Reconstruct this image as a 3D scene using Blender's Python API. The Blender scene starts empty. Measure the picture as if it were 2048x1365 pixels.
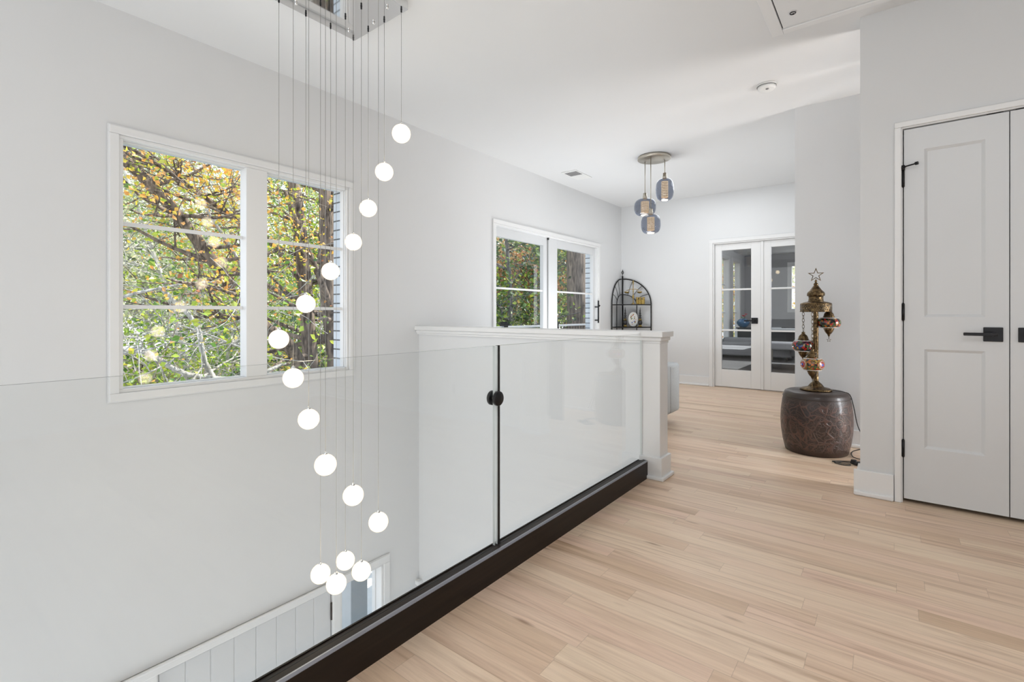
import bpy, bmesh, math, random
from mathutils import Vector, Matrix
C = bpy.context.scene.collection
PI = math.pi
sc = bpy.context.scene
H = 1.04                       # eye height
XL, YB, CEIL, YC, YA = -3.415, 7.243, 2.745, 3.441, 4.63
YO = 15.6                      # far wall of the office

# ------------------------------------------------------------------ materials
def new_mat(name):
    m = bpy.data.materials.new(name); m.use_nodes = True
    nt = m.node_tree; nt.nodes.clear()
    out = nt.nodes.new('ShaderNodeOutputMaterial')
    return m, nt, out
def N(nt, t, **kw):
    n = nt.nodes.new(t)
    for k, v in kw.items(): setattr(n, k, v)
    return n
def L(nt, a, b): nt.links.new(a, b)
def pbsdf(nt, col=(.8, .8, .8), rough=.5, metal=0., coat=0.):
    p = N(nt, 'ShaderNodeBsdfPrincipled')
    p.inputs['Base Color'].default_value = (*col, 1); p.inputs['Roughness'].default_value = rough
    p.inputs['Metallic'].default_value = metal; p.inputs['Coat Weight'].default_value = coat
    return p
def mth(nt, op, a, b=None, c=None):
    n = N(nt, 'ShaderNodeMath', operation=op)
    for i, v in enumerate((a, b, c)):
        if v is None: continue
        if isinstance(v, (int, float)): n.inputs[i].default_value = v
        else: L(nt, v, n.inputs[i])
    return n.outputs[0]
def ramp(nt, fac, stops, interp='LINEAR'):
    r = N(nt, 'ShaderNodeValToRGB'); r.color_ramp.interpolation = interp
    e = r.color_ramp.elements
    while len(e) < len(stops): e.new(.5)
    for i, (p, c) in enumerate(stops): e[i].position = p; e[i].color = (*c, 1)
    L(nt, fac, r.inputs[0]); return r.outputs[0]
def plain(name, col, rough=.5, metal=0., coat=0., var=.04, scale=8., bump=0., bscale=120.):
    m, nt, out = new_mat(name)
    p = pbsdf(nt, col, rough, metal, coat)
    tc = N(nt, 'ShaderNodeTexCoord'); nz = N(nt, 'ShaderNodeTexNoise'); nz.inputs['Scale'].default_value = scale
    L(nt, tc.outputs['Object'], nz.inputs['Vector'])
    a = tuple(max(0, x*(1-var)) for x in col); b = tuple(min(1, x*(1+var)) for x in col)
    L(nt, ramp(nt, nz.outputs['Fac'], [(.3, a), (.7, b)]), p.inputs['Base Color'])
    if bump:
        n2 = N(nt, 'ShaderNodeTexNoise'); n2.inputs['Scale'].default_value = bscale
        L(nt, tc.outputs['Object'], n2.inputs['Vector'])
        bp = N(nt, 'ShaderNodeBump'); bp.inputs['Strength'].default_value = bump; bp.inputs['Distance'].default_value = .002
        L(nt, n2.outputs['Fac'], bp.inputs['Height']); L(nt, bp.outputs[0], p.inputs['Normal'])
    L(nt, p.outputs[0], out.inputs[0]); return m
M = {}
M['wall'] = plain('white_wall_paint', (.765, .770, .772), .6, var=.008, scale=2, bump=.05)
M['wall_shade'] = plain('shaded_white_wall_paint', (.71, .715, .717), .6, var=.008, scale=2, bump=.05)  # same white paint with the closet wall's dimmer light put into the colour
M['ceil'] = plain('white_ceiling_paint', (.785, .79, .79), .7, var=.006, scale=2)
M['trim'] = plain('white_trim_paint', (.83, .83, .825), .32, var=.006, scale=3)
M['door'] = plain('white_door_paint', (.695, .705, .712), .35, var=.006, scale=3)
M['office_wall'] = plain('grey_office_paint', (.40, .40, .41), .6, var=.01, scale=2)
M['black'] = plain('black_metal', (.018, .018, .02), .35, .6, var=.1)
M['iron'] = plain('wrought_iron', (.012, .011, .011), .45, .4, var=.2, scale=30)
M['chrome'] = plain('polished_chrome', (.80, .80, .80), .035, 1., var=.005)
M['nickel'] = plain('brushed_nickel', (.52, .48, .41), .3, 1., var=.03)
M['cable'] = plain('clear_cable', (.36, .35, .33), .3, .6, var=.02)
M['espresso'] = None
M['sofa'] = plain('grey_fabric', (.50, .52, .53), .9, var=.05, scale=60, bump=.25, bscale=500)
M['sofa_dark'] = plain('mid_grey_fabric', (.36, .36, .37), .9, var=.05, scale=60, bump=.25, bscale=500)
M['dark'] = plain('dark_furniture', (.03, .028, .028), .4, var=.15, scale=10)
M['office_floor'] = plain('dark_office_floor', (.07, .065, .06), .35, var=.2, scale=6)
M['rug'] = plain('pale_rug', (.45, .44, .42), .95, var=.1, scale=40, bump=.3)
M['white_plastic'] = plain('white_plastic', (.82, .82, .80), .4, var=.005)
M['vent'] = plain('grey_vent', (.22, .22, .22), .5, var=.03)
M['rubber'] = plain('black_rubber', (.012, .012, .012), .6, var=.1)
M['steel_blue'] = plain('blue_glaze', (.06, .16, .30), .12, coat=.6, var=.2, scale=12)
M['petal'] = plain('red_petal', (.75, .03, .05), .5, var=.2, scale=20)
M['leafgreen'] = plain('green_leaf', (.05, .16, .03), .5, var=.2, scale=20)
M['china'] = plain('white_china', (.82, .81, .77), .15, coat=.5, var=.01)
M['gold'] = plain('old_brass', (.42, .30, .10), .35, 1., var=.25, scale=40)
M['column'] = plain('grey_porch_column', (.44, .46, .47), .5, var=.03)
M['concrete'] = plain('pale_concrete', (.75, .74, .72), .8, var=.08, scale=5)

def floor_mat():
    m, nt, out = new_mat('oak_plank_floor')
    tc = N(nt, 'ShaderNodeTexCoord'); sp = N(nt, 'ShaderNodeSeparateXYZ'); L(nt, tc.outputs['Object'], sp.inputs[0])
    x, y = sp.outputs[0], sp.outputs[1]
    W = .0825
    row = mth(nt, 'FLOOR', mth(nt, 'DIVIDE', y, W))
    fy = mth(nt, 'FRACT', mth(nt, 'DIVIDE', y, W))
    w1 = N(nt, 'ShaderNodeTexWhiteNoise', noise_dimensions='1D'); L(nt, row, w1.inputs['W'])
    w2 = N(nt, 'ShaderNodeTexWhiteNoise', noise_dimensions='1D'); L(nt, mth(nt, 'ADD', row, 171.3), w2.inputs['W'])
    ln = mth(nt, 'MULTIPLY_ADD', w1.outputs[0], .85, .55)
    px = mth(nt, 'DIVIDE', mth(nt, 'MULTIPLY_ADD', w2.outputs[0], 3., mth(nt, 'ADD', x, 20.)), ln)
    col = mth(nt, 'FLOOR', px); fx = mth(nt, 'FRACT', px)
    cv = N(nt, 'ShaderNodeCombineXYZ'); L(nt, row, cv.inputs[0]); L(nt, col, cv.inputs[1])
    wn = N(nt, 'ShaderNodeTexWhiteNoise', noise_dimensions='2D'); L(nt, cv.outputs[0], wn.inputs['Vector'])
    base = ramp(nt, wn.outputs['Value'], [(0, (.66, .475, .33)), (.2, (.765, .57, .425)), (.45, (.80, .615, .47)), (.7, (.83, .66, .50)), (.88, (.80, .59, .46)), (1, (.69, .505, .36))])
    # grain: stretched noise, shifted per plank
    gv = N(nt, 'ShaderNodeCombineXYZ')
    L(nt, mth(nt, 'MULTIPLY_ADD', wn.outputs['Value'], 37., mth(nt, 'MULTIPLY', x, 1.3)), gv.inputs[0])
    L(nt, mth(nt, 'MULTIPLY', y, 26.), gv.inputs[1]); L(nt, mth(nt, 'MULTIPLY', wn.outputs['Value'], 91.), gv.inputs[2])
    g1 = N(nt, 'ShaderNodeTexNoise'); g1.inputs['Scale'].default_value = 1.; g1.inputs['Detail'].default_value = 4; g1.inputs['Distortion'].default_value = 1.2
    L(nt, gv.outputs[0], g1.inputs['Vector'])
    g2v = N(nt, 'ShaderNodeVectorMath', operation='MULTIPLY'); L(nt, gv.outputs[0], g2v.inputs[0]); g2v.inputs[1].default_value = (6, 6, 1)
    g2 = N(nt, 'ShaderNodeTexNoise'); g2.inputs['Scale'].default_value = 1.; g2.inputs['Detail'].default_value = 3
    L(nt, g2v.outputs[0], g2.inputs['Vector'])
    k1 = ramp(nt, g1.outputs['Fac'], [(.26, (.70, .62, .55)), (.42, (.92, .89, .86)), (.58, (1.03, 1.03, 1.01)), (.76, (.95, .90, .86))])
    k2 = ramp(nt, g2.outputs['Fac'], [(.3, (.93, .92, .9)), (.6, (1.02, 1.02, 1.02))])
    mx = N(nt, 'ShaderNodeMix', data_type='RGBA', blend_type='MULTIPLY'); mx.inputs[0].default_value = 1
    L(nt, base, mx.inputs[6]); L(nt, k1, mx.inputs[7])
    mx2 = N(nt, 'ShaderNodeMix', data_type='RGBA', blend_type='MULTIPLY'); mx2.inputs[0].default_value = 1
    L(nt, mx.outputs[2], mx2.inputs[6]); L(nt, k2, mx2.inputs[7])
    # knots
    kv = N(nt, 'ShaderNodeVectorMath', operation='MULTIPLY'); L(nt, tc.outputs['Object'], kv.inputs[0]); kv.inputs[1].default_value = (1.6, 7., 1)
    vo = N(nt, 'ShaderNodeTexVoronoi'); vo.inputs['Scale'].default_value = 1.; L(nt, kv.outputs[0], vo.inputs['Vector'])
    kn = ramp(nt, vo.outputs['Distance'], [(.02, (.45, .36, .3)), (.085, (1, 1, 1))])
    mx3 = N(nt, 'ShaderNodeMix', data_type='RGBA', blend_type='MULTIPLY'); mx3.inputs[0].default_value = .8
    L(nt, mx2.outputs[2], mx3.inputs[6]); L(nt, kn, mx3.inputs[7])
    # seams
    ey = mth(nt, 'LESS_THAN', mth(nt, 'MINIMUM', fy, mth(nt, 'SUBTRACT', 1., fy)), .012)
    ex = mth(nt, 'LESS_THAN', mth(nt, 'MULTIPLY', mth(nt, 'MINIMUM', fx, mth(nt, 'SUBTRACT', 1., fx)), ln), .001)
    seam = mth(nt, 'MULTIPLY', mth(nt, 'MAXIMUM', ey, ex), .28)
    mx4 = N(nt, 'ShaderNodeMix', data_type='RGBA'); L(nt, seam, mx4.inputs[0]); L(nt, mx3.outputs[2], mx4.inputs[6]); mx4.inputs[7].default_value = (.22, .13, .08, 1)
    p = pbsdf(nt, rough=.28); p.inputs['Specular IOR Level'].default_value = .4
    L(nt, mx4.outputs[2], p.inputs['Base Color'])
    L(nt, mth(nt, 'MULTIPLY_ADD', g2.outputs['Fac'], .12, .34), p.inputs['Roughness'])
    L(nt, p.outputs[0], out.inputs[0]); return m
M['floor'] = floor_mat()

def espresso():
    m, nt, out = new_mat('espresso_wood')
    tc = N(nt, 'ShaderNodeTexCoord'); mp = N(nt, 'ShaderNodeMapping'); mp.inputs['Scale'].default_value = (60, 2.5, 60)
    L(nt, tc.outputs['Object'], mp.inputs[0]); nz = N(nt, 'ShaderNodeTexNoise'); nz.inputs['Scale'].default_value = 1.; nz.inputs['Detail'].default_value = 5
    L(nt, mp.outputs[0], nz.inputs['Vector'])
    p = pbsdf(nt, rough=.42); p.inputs['Specular IOR Level'].default_value = .28
    L(nt, ramp(nt, nz.outputs['Fac'], [(.3, (.010, .006, .004)), (.7, (.022, .013, .009))]), p.inputs['Base Color'])
    L(nt, p.outputs[0], out.inputs[0]); return m
M['espresso'] = espresso()

def thin_glass(name, tint=(.97, .98, .975), f0=.04, rough=0.0, gcol=(1, 1, 1), bump=0.):
    m, nt, out = new_mat(name)
    g = N(nt, 'ShaderNodeNewGeometry')
    d = N(nt, 'ShaderNodeVectorMath', operation='DOT_PRODUCT'); L(nt, g.outputs['Normal'], d.inputs[0]); L(nt, g.outputs['Incoming'], d.inputs[1])
    cs = mth(nt, 'ABSOLUTE', d.outputs['Value'])
    f = mth(nt, 'MULTIPLY_ADD', mth(nt, 'POWER', mth(nt, 'SUBTRACT', 1., cs), 5.), 1-f0, f0)
    t = N(nt, 'ShaderNodeBsdfTransparent'); t.inputs[0].default_value = (*tint, 1)
    gl = N(nt, 'ShaderNodeBsdfGlossy'); gl.inputs['Roughness'].default_value = rough; gl.inputs[0].default_value = (*gcol, 1)
    mx = N(nt, 'ShaderNodeMixShader'); L(nt, f, mx.inputs[0]); L(nt, t.outputs[0], mx.inputs[1]); L(nt, gl.outputs[0], mx.inputs[2])
    if bump:
        tc = N(nt, 'ShaderNodeTexCoord'); nz = N(nt, 'ShaderNodeTexNoise'); nz.inputs['Scale'].default_value = 14.
        L(nt, tc.outputs['Object'], nz.inputs['Vector']); bp = N(nt, 'ShaderNodeBump'); bp.inputs['Strength'].default_value = bump; bp.inputs['Distance'].default_value = .02
        L(nt, nz.outputs['Fac'], bp.inputs['Height']); L(nt, bp.outputs[0], gl.inputs['Normal'])
    L(nt, mx.outputs[0], out.inputs[0]); return m
M['pane'] = thin_glass('window_glass', (.97, .98, .98), .055)
M['rail_glass'] = thin_glass('railing_glass', (.975, .98, .978), .03)
M['office_pane'] = thin_glass('door_glass', (.88, .88, .89), .06)
M['smoke'] = thin_glass('smoked_blue_glass', (.50, .53, .60), .07, .02, bump=.35)
M['glass_edge'] = plain('glass_edge', (.20, .24, .22), .2, var=.05)

M['glass_side'] = plain('glass_side_edge', (.66, .70, .68), .2, var=.03)
def globe_mat():
    m, nt, out = new_mat('crackled_lit_glass')
    tc = N(nt, 'ShaderNodeTexCoord'); vo = N(nt, 'ShaderNodeTexVoronoi'); vo.inputs['Scale'].default_value = 90.
    L(nt, tc.outputs['Object'], vo.inputs['Vector'])
    lw = N(nt, 'ShaderNodeLayerWeight'); lw.inputs[0].default_value = .35
    em = N(nt, 'ShaderNodeEmission')
    L(nt, ramp(nt, lw.outputs['Facing'], [(0, (1, .84, .60)), (.5, (1, .86, .66)), (.8, (1, .88, .72)), (1, (1, .80, .56))]), em.inputs[0])
    st = ramp(nt, lw.outputs['Facing'], [(0, (1, 1, 1)), (.35, (.5, .5, .5)), (.58, (.15, .15, .15)), (.8, (.08, .08, .08)), (1, (.055, .055, .055))])
    L(nt, mth(nt, 'MULTIPLY', mth(nt, 'MULTIPLY', st, mth(nt, 'MULTIPLY_ADD', vo.outputs['Distance'], .7, .7)), 11.), em.inputs[1])
    L(nt, em.outputs[0], out.inputs[0]); return m
M['globe'] = globe_mat()
def sleeve_mat():
    m, nt, out = new_mat('perforated_lit_sleeve')
    tc = N(nt, 'ShaderNodeTexCoord'); sp = N(nt, 'ShaderNodeSeparateXYZ'); L(nt, tc.outputs['UV'], sp.inputs[0])
    def cell(o, n): return mth(nt, 'ABSOLUTE', mth(nt, 'SUBTRACT', mth(nt, 'FRACT', mth(nt, 'MULTIPLY', o, float(n))), .5))
    hole = mth(nt, 'LESS_THAN', mth(nt, 'MAXIMUM', cell(sp.outputs[0], 18), cell(sp.outputs[1], 10)), .30)
    em = N(nt, 'ShaderNodeEmission'); em.inputs[0].default_value = (1, .74, .46, 1); em.inputs[1].default_value = 2.2
    p = pbsdf(nt, (.55, .36, .2), .35, 1.)
    mx = N(nt, 'ShaderNodeMixShader'); L(nt, hole, mx.inputs[0]); L(nt, p.outputs[0], mx.inputs[1]); L(nt, em.outputs[0], mx.inputs[2])
    L(nt, mx.outputs[0], out.inputs[0]); return m
M['sleeve'] = sleeve_mat()
def emis(name, col, s):
    m, nt, out = new_mat(name); e = N(nt, 'ShaderNodeEmission'); e.inputs[0].default_value = (*col, 1); e.inputs[1].default_value = s
    L(nt, e.outputs[0], out.inputs[0]); return m
M['bulb'] = emis('lit_bulb', (1, .85, .65), 3.)
for k_ in ('bulb', 'sleeve', 'globe'): M[k_].cycles.emission_sampling = 'NONE'

def brick_mat():
    m, nt, out = new_mat('white_painted_brick')
    tc = N(nt, 'ShaderNodeTexCoord'); sp = N(nt, 'ShaderNodeSeparateXYZ'); L(nt, tc.outputs['Object'], sp.inputs[0])
    cb = N(nt, 'ShaderNodeCombineXYZ'); L(nt, mth(nt, 'ADD', sp.outputs[0], sp.outputs[1]), cb.inputs[0]); L(nt, sp.outputs[2], cb.inputs[1])
    b = N(nt, 'ShaderNodeTexBrick'); L(nt, cb.outputs[0], b.inputs['Vector'])
    b.inputs['Scale'].default_value = 1.; b.inputs['Brick Width'].default_value = 3.; b.inputs['Row Height'].default_value = .075; b.inputs['Mortar Size'].default_value = .006
    b.inputs['Color1'].default_value = (.62, .68, .74, 1); b.inputs['Color2'].default_value = (.70, .75, .80, 1); b.inputs['Mortar'].default_value = (.10, .11, .12, 1)
    p = pbsdf(nt, rough=.8); L(nt, b.outputs['Color'], p.inputs['Base Color']); L(nt, p.outputs[0], out.inputs[0]); return m
M['brick'] = brick_mat()

def bark_mat(name, c0, c1, sc_=3.):
    m, nt, out = new_mat(name)
    tc = N(nt, 'ShaderNodeTexCoord'); mp = N(nt, 'ShaderNodeMapping'); mp.inputs['Scale'].default_value = (9*sc_/3, 9*sc_/3, 1.6*sc_/3)
    L(nt, tc.outputs['Object'], mp.inputs[0])
    nz = N(nt, 'ShaderNodeTexNoise'); nz.inputs['Scale'].default_value = 2.; nz.inputs['Detail'].default_value = 6; nz.inputs['Distortion'].default_value = .6
    L(nt, mp.outputs[0], nz.inputs['Vector'])
    p = pbsdf(nt, rough=.9); L(nt, ramp(nt, nz.outputs['Fac'], [(.35, c0), (.65, c1)]), p.inputs['Base Color'])
    bp = N(nt, 'ShaderNodeBump'); bp.inputs['Strength'].default_value = .8; bp.inputs['Distance'].default_value = .03
    L(nt, nz.outputs['Fac'], bp.inputs['Height']); L(nt, bp.outputs[0], p.inputs['Normal'])
    L(nt, p.outputs[0], out.inputs[0]); return m
M['bark'] = bark_mat('brown_bark', (.05, .036, .028), (.30, .235, .185))
M['bark_grey'] = bark_mat('grey_bark', (.06, .058, .055), (.24, .225, .21))
M['bark_pale'] = bark_mat('pale_bark', (.25, .24, .22), (.62, .60, .56))

def leaf_mat(name, stops, nscale=.7, transl=.45):
    m, nt, out = new_mat(name)
    g = N(nt, 'ShaderNodeNewGeometry'); nz = N(nt, 'ShaderNodeTexNoise'); nz.inputs['Scale'].default_value = nscale; nz.inputs['Detail'].default_value = 2
    L(nt, g.outputs['Position'], nz.inputs['Vector'])
    f = mth(nt, 'ADD', mth(nt, 'MULTIPLY', g.outputs['Random Per Island'], .55), mth(nt, 'MULTIPLY_ADD', nz.outputs['Fac'], 1.5, -.52))
    c = ramp(nt, f, stops)
    d = N(nt, 'ShaderNodeBsdfDiffuse'); L(nt, c, d.inputs[0])
    t = N(nt, 'ShaderNodeBsdfTranslucent'); L(nt, c, t.inputs[0])
    gl = N(nt, 'ShaderNodeBsdfGlossy'); gl.inputs['Roughness'].default_value = .4
    mx = N(nt, 'ShaderNodeMixShader'); mx.inputs[0].default_value = transl; L(nt, d.outputs[0], mx.inputs[1]); L(nt, t.outputs[0], mx.inputs[2])
    m2 = N(nt, 'ShaderNodeMixShader'); m2.inputs[0].default_value = .06; L(nt, mx.outputs[0], m2.inputs[1]); L(nt, gl.outputs[0], m2.inputs[2])
    L(nt, m2.outputs[0], out.inputs[0]); return m
GR, YG, YE, OR, RB, DG = (.13, .30, .04), (.42, .55, .05), (.85, .68, .07), (.88, .40, .08), (.50, .17, .06), (.035, .10, .03)
M['leaf_maple'] = leaf_mat('maple_leaves', [(.05, GR), (.25, YG), (.45, YE), (.62, OR), (.8, (.72, .42, .16)), (.95, RB)])
M['leaf_green'] = leaf_mat('green_leaves', [(.05, DG), (.3, GR), (.6, YG), (.85, (.55, .60, .08)), (1, YE)])
M['leaf_dark'] = leaf_mat('dark_glossy_leaves', [(.05, (.012, .03, .012)), (.4, (.04, .09, .02)), (.65, (.12, .20, .03)), (.85, YG), (1, (.45, .25, .06))], transl=.3)
M['leaf_wood'] = leaf_mat('woodland_leaves', [(.05, (.08, .13, .06)), (.3, (.22, .30, .13)), (.55, (.40, .46, .20)), (.75, (.62, .60, .22)), (1, (.70, .45, .18))], .35)
M['leaf_pale'] = leaf_mat('pale_sunlit_leaves', [(.05, (.32, .40, .22)), (.4, (.55, .62, .36)), (.7, (.75, .75, .48)), (1, (.80, .60, .32))], .35)
M['leaf_copper'] = leaf_mat('copper_leaves', [(.05, (.14, .07, .03)), (.35, (.48, .22, .08)), (.65, (.72, .36, .14)), (1, (.8, .5, .2))])
M['ground'] = plain('leaf_litter', (.085, .065, .04), .95, var=.6, scale=9)

def stool_mat():
    m, nt, out = new_mat('embossed_brown_glaze')
    tc = N(nt, 'ShaderNodeTexCoord'); nz = N(nt, 'ShaderNodeTexNoise'); nz.inputs['Scale'].default_value = 9.; nz.inputs['Detail'].default_value = 1.5
    L(nt, tc.outputs['Object'], nz.inputs['Vector'])
    va = N(nt, 'ShaderNodeVectorMath', operation='MULTIPLY_ADD'); L(nt, nz.outputs['Color'], va.inputs[0]); va.inputs[1].default_value = (.22, .22, .22); L(nt, tc.outputs['Object'], va.inputs[2])
    vo = N(nt, 'ShaderNodeTexVoronoi', feature='DISTANCE_TO_EDGE'); vo.inputs['Scale'].default_value = 13.; L(nt, va.outputs[0], vo.inputs['Vector'])
    vo2 = N(nt, 'ShaderNodeTexVoronoi', feature='DISTANCE_TO_EDGE'); vo2.inputs['Scale'].default_value = 34.; L(nt, va.outputs[0], vo2.inputs['Vector'])
    l1 = ramp(nt, vo.outputs['Distance'], [(.0, (1, 1, 1)), (.05, (.9, .9, .9)), (.09, (0, 0, 0))])
    l2 = ramp(nt, vo2.outputs['Distance'], [(.0, (.6, .6, .6)), (.04, (.5, .5, .5)), (.09, (0, 0, 0))])
    ln = mth(nt, 'MAXIMUM', l1, l2)
    sp = N(nt, 'ShaderNodeSeparateXYZ'); L(nt, tc.outputs['Object'], sp.inputs[0])
    band = ramp(nt, sp.outputs[2], [(.03, (0, 0, 0)), (.06, (1, 1, 1)), (.36, (1, 1, 1)), (.41, (0, 0, 0))])
    ln = mth(nt, 'MULTIPLY', ln, band)
    n3 = N(nt, 'ShaderNodeTexNoise'); n3.inputs['Scale'].default_value = 4.; L(nt, tc.outputs['Object'], n3.inputs['Vector'])
    basec = ramp(nt, n3.outputs['Fac'], [(.3, (.018, .010, .008)), (.6, (.040, .021, .014)), (.75, (.034, .020, .019))])
    linec = ramp(nt, n3.outputs['Fac'], [(.3, (.19, .080, .055)), (.6, (.18, .10, .08)), (.75, (.16, .13, .13))])
    mx = N(nt, 'ShaderNodeMix', data_type='RGBA'); L(nt, mth(nt, 'MULTIPLY', ln, .5), mx.inputs[0]); L(nt, basec, mx.inputs[6]); L(nt, linec, mx.inputs[7])
    p = pbsdf(nt, rough=.42, coat=.3); p.inputs['Coat Roughness'].default_value = .07
    L(nt, mx.outputs[2], p.inputs['Base Color'])
    bp = N(nt, 'ShaderNodeBump'); bp.inputs['Strength'].default_value = .6; bp.inputs['Distance'].default_value = .006
    L(nt, ln, bp.inputs['Height']); L(nt, bp.outputs[0], p.inputs['Normal'])
    L(nt, p.outputs[0], out.inputs[0]); return m
M['stool'] = stool_mat()
def antique(name, holes=False):
    m, nt, out = new_mat(name)
    tc = N(nt, 'ShaderNodeTexCoord'); nz = N(nt, 'ShaderNodeTexNoise'); nz.inputs['Scale'].default_value = 60.; L(nt, tc.outputs['Object'], nz.inputs['Vector'])
    p = pbsdf(nt, rough=.36, metal=1.)
    L(nt, ramp(nt, nz.outputs['Fac'], [(.3, (.04, .03, .02)), (.55, (.15, .10, .05)), (.75, (.26, .18, .09))]), p.inputs['Base Color'])
    vo = N(nt, 'ShaderNodeTexVoronoi'); vo.inputs['Scale'].default_value = 95.; L(nt, tc.outputs['Object'], vo.inputs['Vector'])
    bp = N(nt, 'ShaderNodeBump'); bp.inputs['Strength'].default_value = .7; bp.inputs['Distance'].default_value = .003
    L(nt, vo.outputs['Distance'], bp.inputs['Height']); L(nt, bp.outputs[0], p.inputs['Normal'])
    if holes:
        uv = N(nt, 'ShaderNodeSeparateXYZ'); L(nt, tc.outputs['UV'], uv.inputs[0])
        a = mth(nt, 'MULTIPLY', uv.outputs[0], 44.); b = mth(nt, 'MULTIPLY', uv.outputs[1], 2.2)
        s1 = mth(nt, 'ABSOLUTE', mth(nt, 'SUBTRACT', mth(nt, 'FRACT', mth(nt, 'ADD', a, b)), .5))
        s2 = mth(nt, 'ABSOLUTE', mth(nt, 'SUBTRACT', mth(nt, 'FRACT', mth(nt, 'SUBTRACT', a, b)), .5))
        hole = mth(nt, 'LESS_THAN', mth(nt, 'MAXIMUM', s1, s2), .27)
        t = N(nt, 'ShaderNodeBsdfTransparent'); mx = N(nt, 'ShaderNodeMixShader')
        L(nt, hole, mx.inputs[0]); L(nt, p.outputs[0], mx.inputs[1]); L(nt, t.outputs[0], mx.inputs[2]); L(nt, mx.outputs[0], out.inputs[0])
    else: L(nt, p.outputs[0], out.inputs[0])
    return m
M['antique'] = antique('antique_brass'); M['filigree'] = antique('brass_filigree', True)
def mosaic(name, stops, scale=70.):
    m, nt, out = new_mat(name)
    tc = N(nt, 'ShaderNodeTexCoord'); vo = N(nt, 'ShaderNodeTexVoronoi'); vo.inputs['Scale'].default_value = scale
    ve = N(nt, 'ShaderNodeTexVoronoi', feature='DISTANCE_TO_EDGE'); ve.inputs['Scale'].default_value = scale
    for v in (vo, ve): L(nt, tc.outputs['Object'], v.inputs['Vector'])
    sp = N(nt, 'ShaderNodeSeparateColor'); L(nt, vo.outputs['Color'], sp.inputs[0])
    c = ramp(nt, sp.outputs[0], stops, 'CONSTANT')
    ed = ramp(nt, ve.outputs['Distance'], [(.02, (.02, .02, .02)), (.07, (1, 1, 1))])
    mx = N(nt, 'ShaderNodeMix', data_type='RGBA', blend_type='MULTIPLY'); mx.inputs[0].default_value = 1.; L(nt, c, mx.inputs[6]); L(nt, ed, mx.inputs[7])
    p = pbsdf(nt, rough=.12, coat=.5); L(nt, mx.outputs[2], p.inputs['Base Color']); L(nt, p.outputs[0], out.inputs[0]); return m
RD, OG, BK, GN, BL, PU, CR, AM = (.42, .02, .015), (.55, .16, .02), (.02, .018, .016), (.06, .12, .04), (.03, .07, .30), (.10, .02, .05), (.6, .52, .38), (.38, .24, .05)
M['mosaic_warm'] = mosaic('mosaic_warm', [(0, BK), (.2, RD), (.34, GN), (.5, OG), (.62, BK), (.78, (.10, .09, .05)), (.9, AM)])
M['mosaic_dark'] = mosaic('mosaic_dark', [(0, BK), (.2, PU), (.4, GN), (.55, RD), (.65, BK), (.8, BL), (.92, AM)])
M['mosaic_amber'] = mosaic('mosaic_amber', [(0, AM), (.25, BK), (.4, OG), (.6, (.22, .12, .03)), (.75, GN), (.88, RD)])
M['m_blue'] = plain('blue_glass_bead', (.03, .06, .45), .1, coat=.5, var=.2, scale=200)
M['m_red'] = mosaic('red_glass_bead', [(0, (.45, .03, .02)), (.5, (.55, .08, .03)), (.8, (.30, .02, .02))], 160.)
M['m_white'] = mosaic('white_glass_bead', [(0, (.85, .83, .78)), (.6, (.75, .74, .70))], 200.)
M['m_amber'] = mosaic('amber_glass_bead', [(0, AM), (.5, (.30, .25, .06)), (.8, OG)], 160.)
def plate_mat():
    m, nt, out = new_mat('painted_flowers')
    tc = N(nt, 'ShaderNodeTexCoord'); vo = N(nt, 'ShaderNodeTexVoronoi'); vo.inputs['Scale'].default_value = 42.; L(nt, tc.outputs['Object'], vo.inputs['Vector'])
    sp = N(nt, 'ShaderNodeSeparateColor'); L(nt, vo.outputs['Color'], sp.inputs[0])
    c = ramp(nt, sp.outputs[0], [(0, (.45, .22, .03)), (.25, (.08, .20, .08)), (.45, (.06, .12, .40)), (.62, (.50, .10, .06)), (.8, (.25, .16, .04))], 'CONSTANT')
    dot = mth(nt, 'LESS_THAN', vo.outputs['Distance'], .42)
    mx = N(nt, 'ShaderNodeMix', data_type='RGBA'); L(nt, dot, mx.inputs[0]); mx.inputs[6].default_value = (.82, .81, .77, 1); L(nt, c, mx.inputs[7])
    p = pbsdf(nt, rough=.15, coat=.5); L(nt, mx.outputs[2], p.inputs['Base Color']); L(nt, p.outputs[0], out.inputs[0]); return m
M['plate_art'] = plate_mat()

# ------------------------------------------------------------------ mesh helpers
def box(bm, x0, x1, y0, y1, z0, z1, bev=0., mi=0, seg=2):
    x0, x1 = min(x0, x1), max(x0, x1); y0, y1 = min(y0, y1), max(y0, y1); z0, z1 = min(z0, z1), max(z0, z1)
    t = bmesh.new(); bmesh.ops.create_cube(t, size=1.)
    for v in t.verts: v.co = Vector((x0+(v.co.x+.5)*(x1-x0), y0+(v.co.y+.5)*(y1-y0), z0+(v.co.z+.5)*(z1-z0)))
    if bev: bmesh.ops.bevel(t, geom=t.edges[:], offset=bev, segments=seg, affect='EDGES', profile=.5)
    merge(bm, t, mi); return bm
def merge(bm, t, mi=0, smooth=False):
    mp = {}
    for v in t.verts: mp[v] = bm.verts.new(v.co)
    for f in t.faces:
        try: n = bm.faces.new([mp[v] for v in f.verts])
        except ValueError: continue
        n.material_index = mi if mi is not None else f.material_index; n.smooth = smooth or f.smooth
    t.free()
def frame_at(d):
    d = d.normalized(); u = d.orthogonal().normalized(); return u, d.cross(u)
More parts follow.
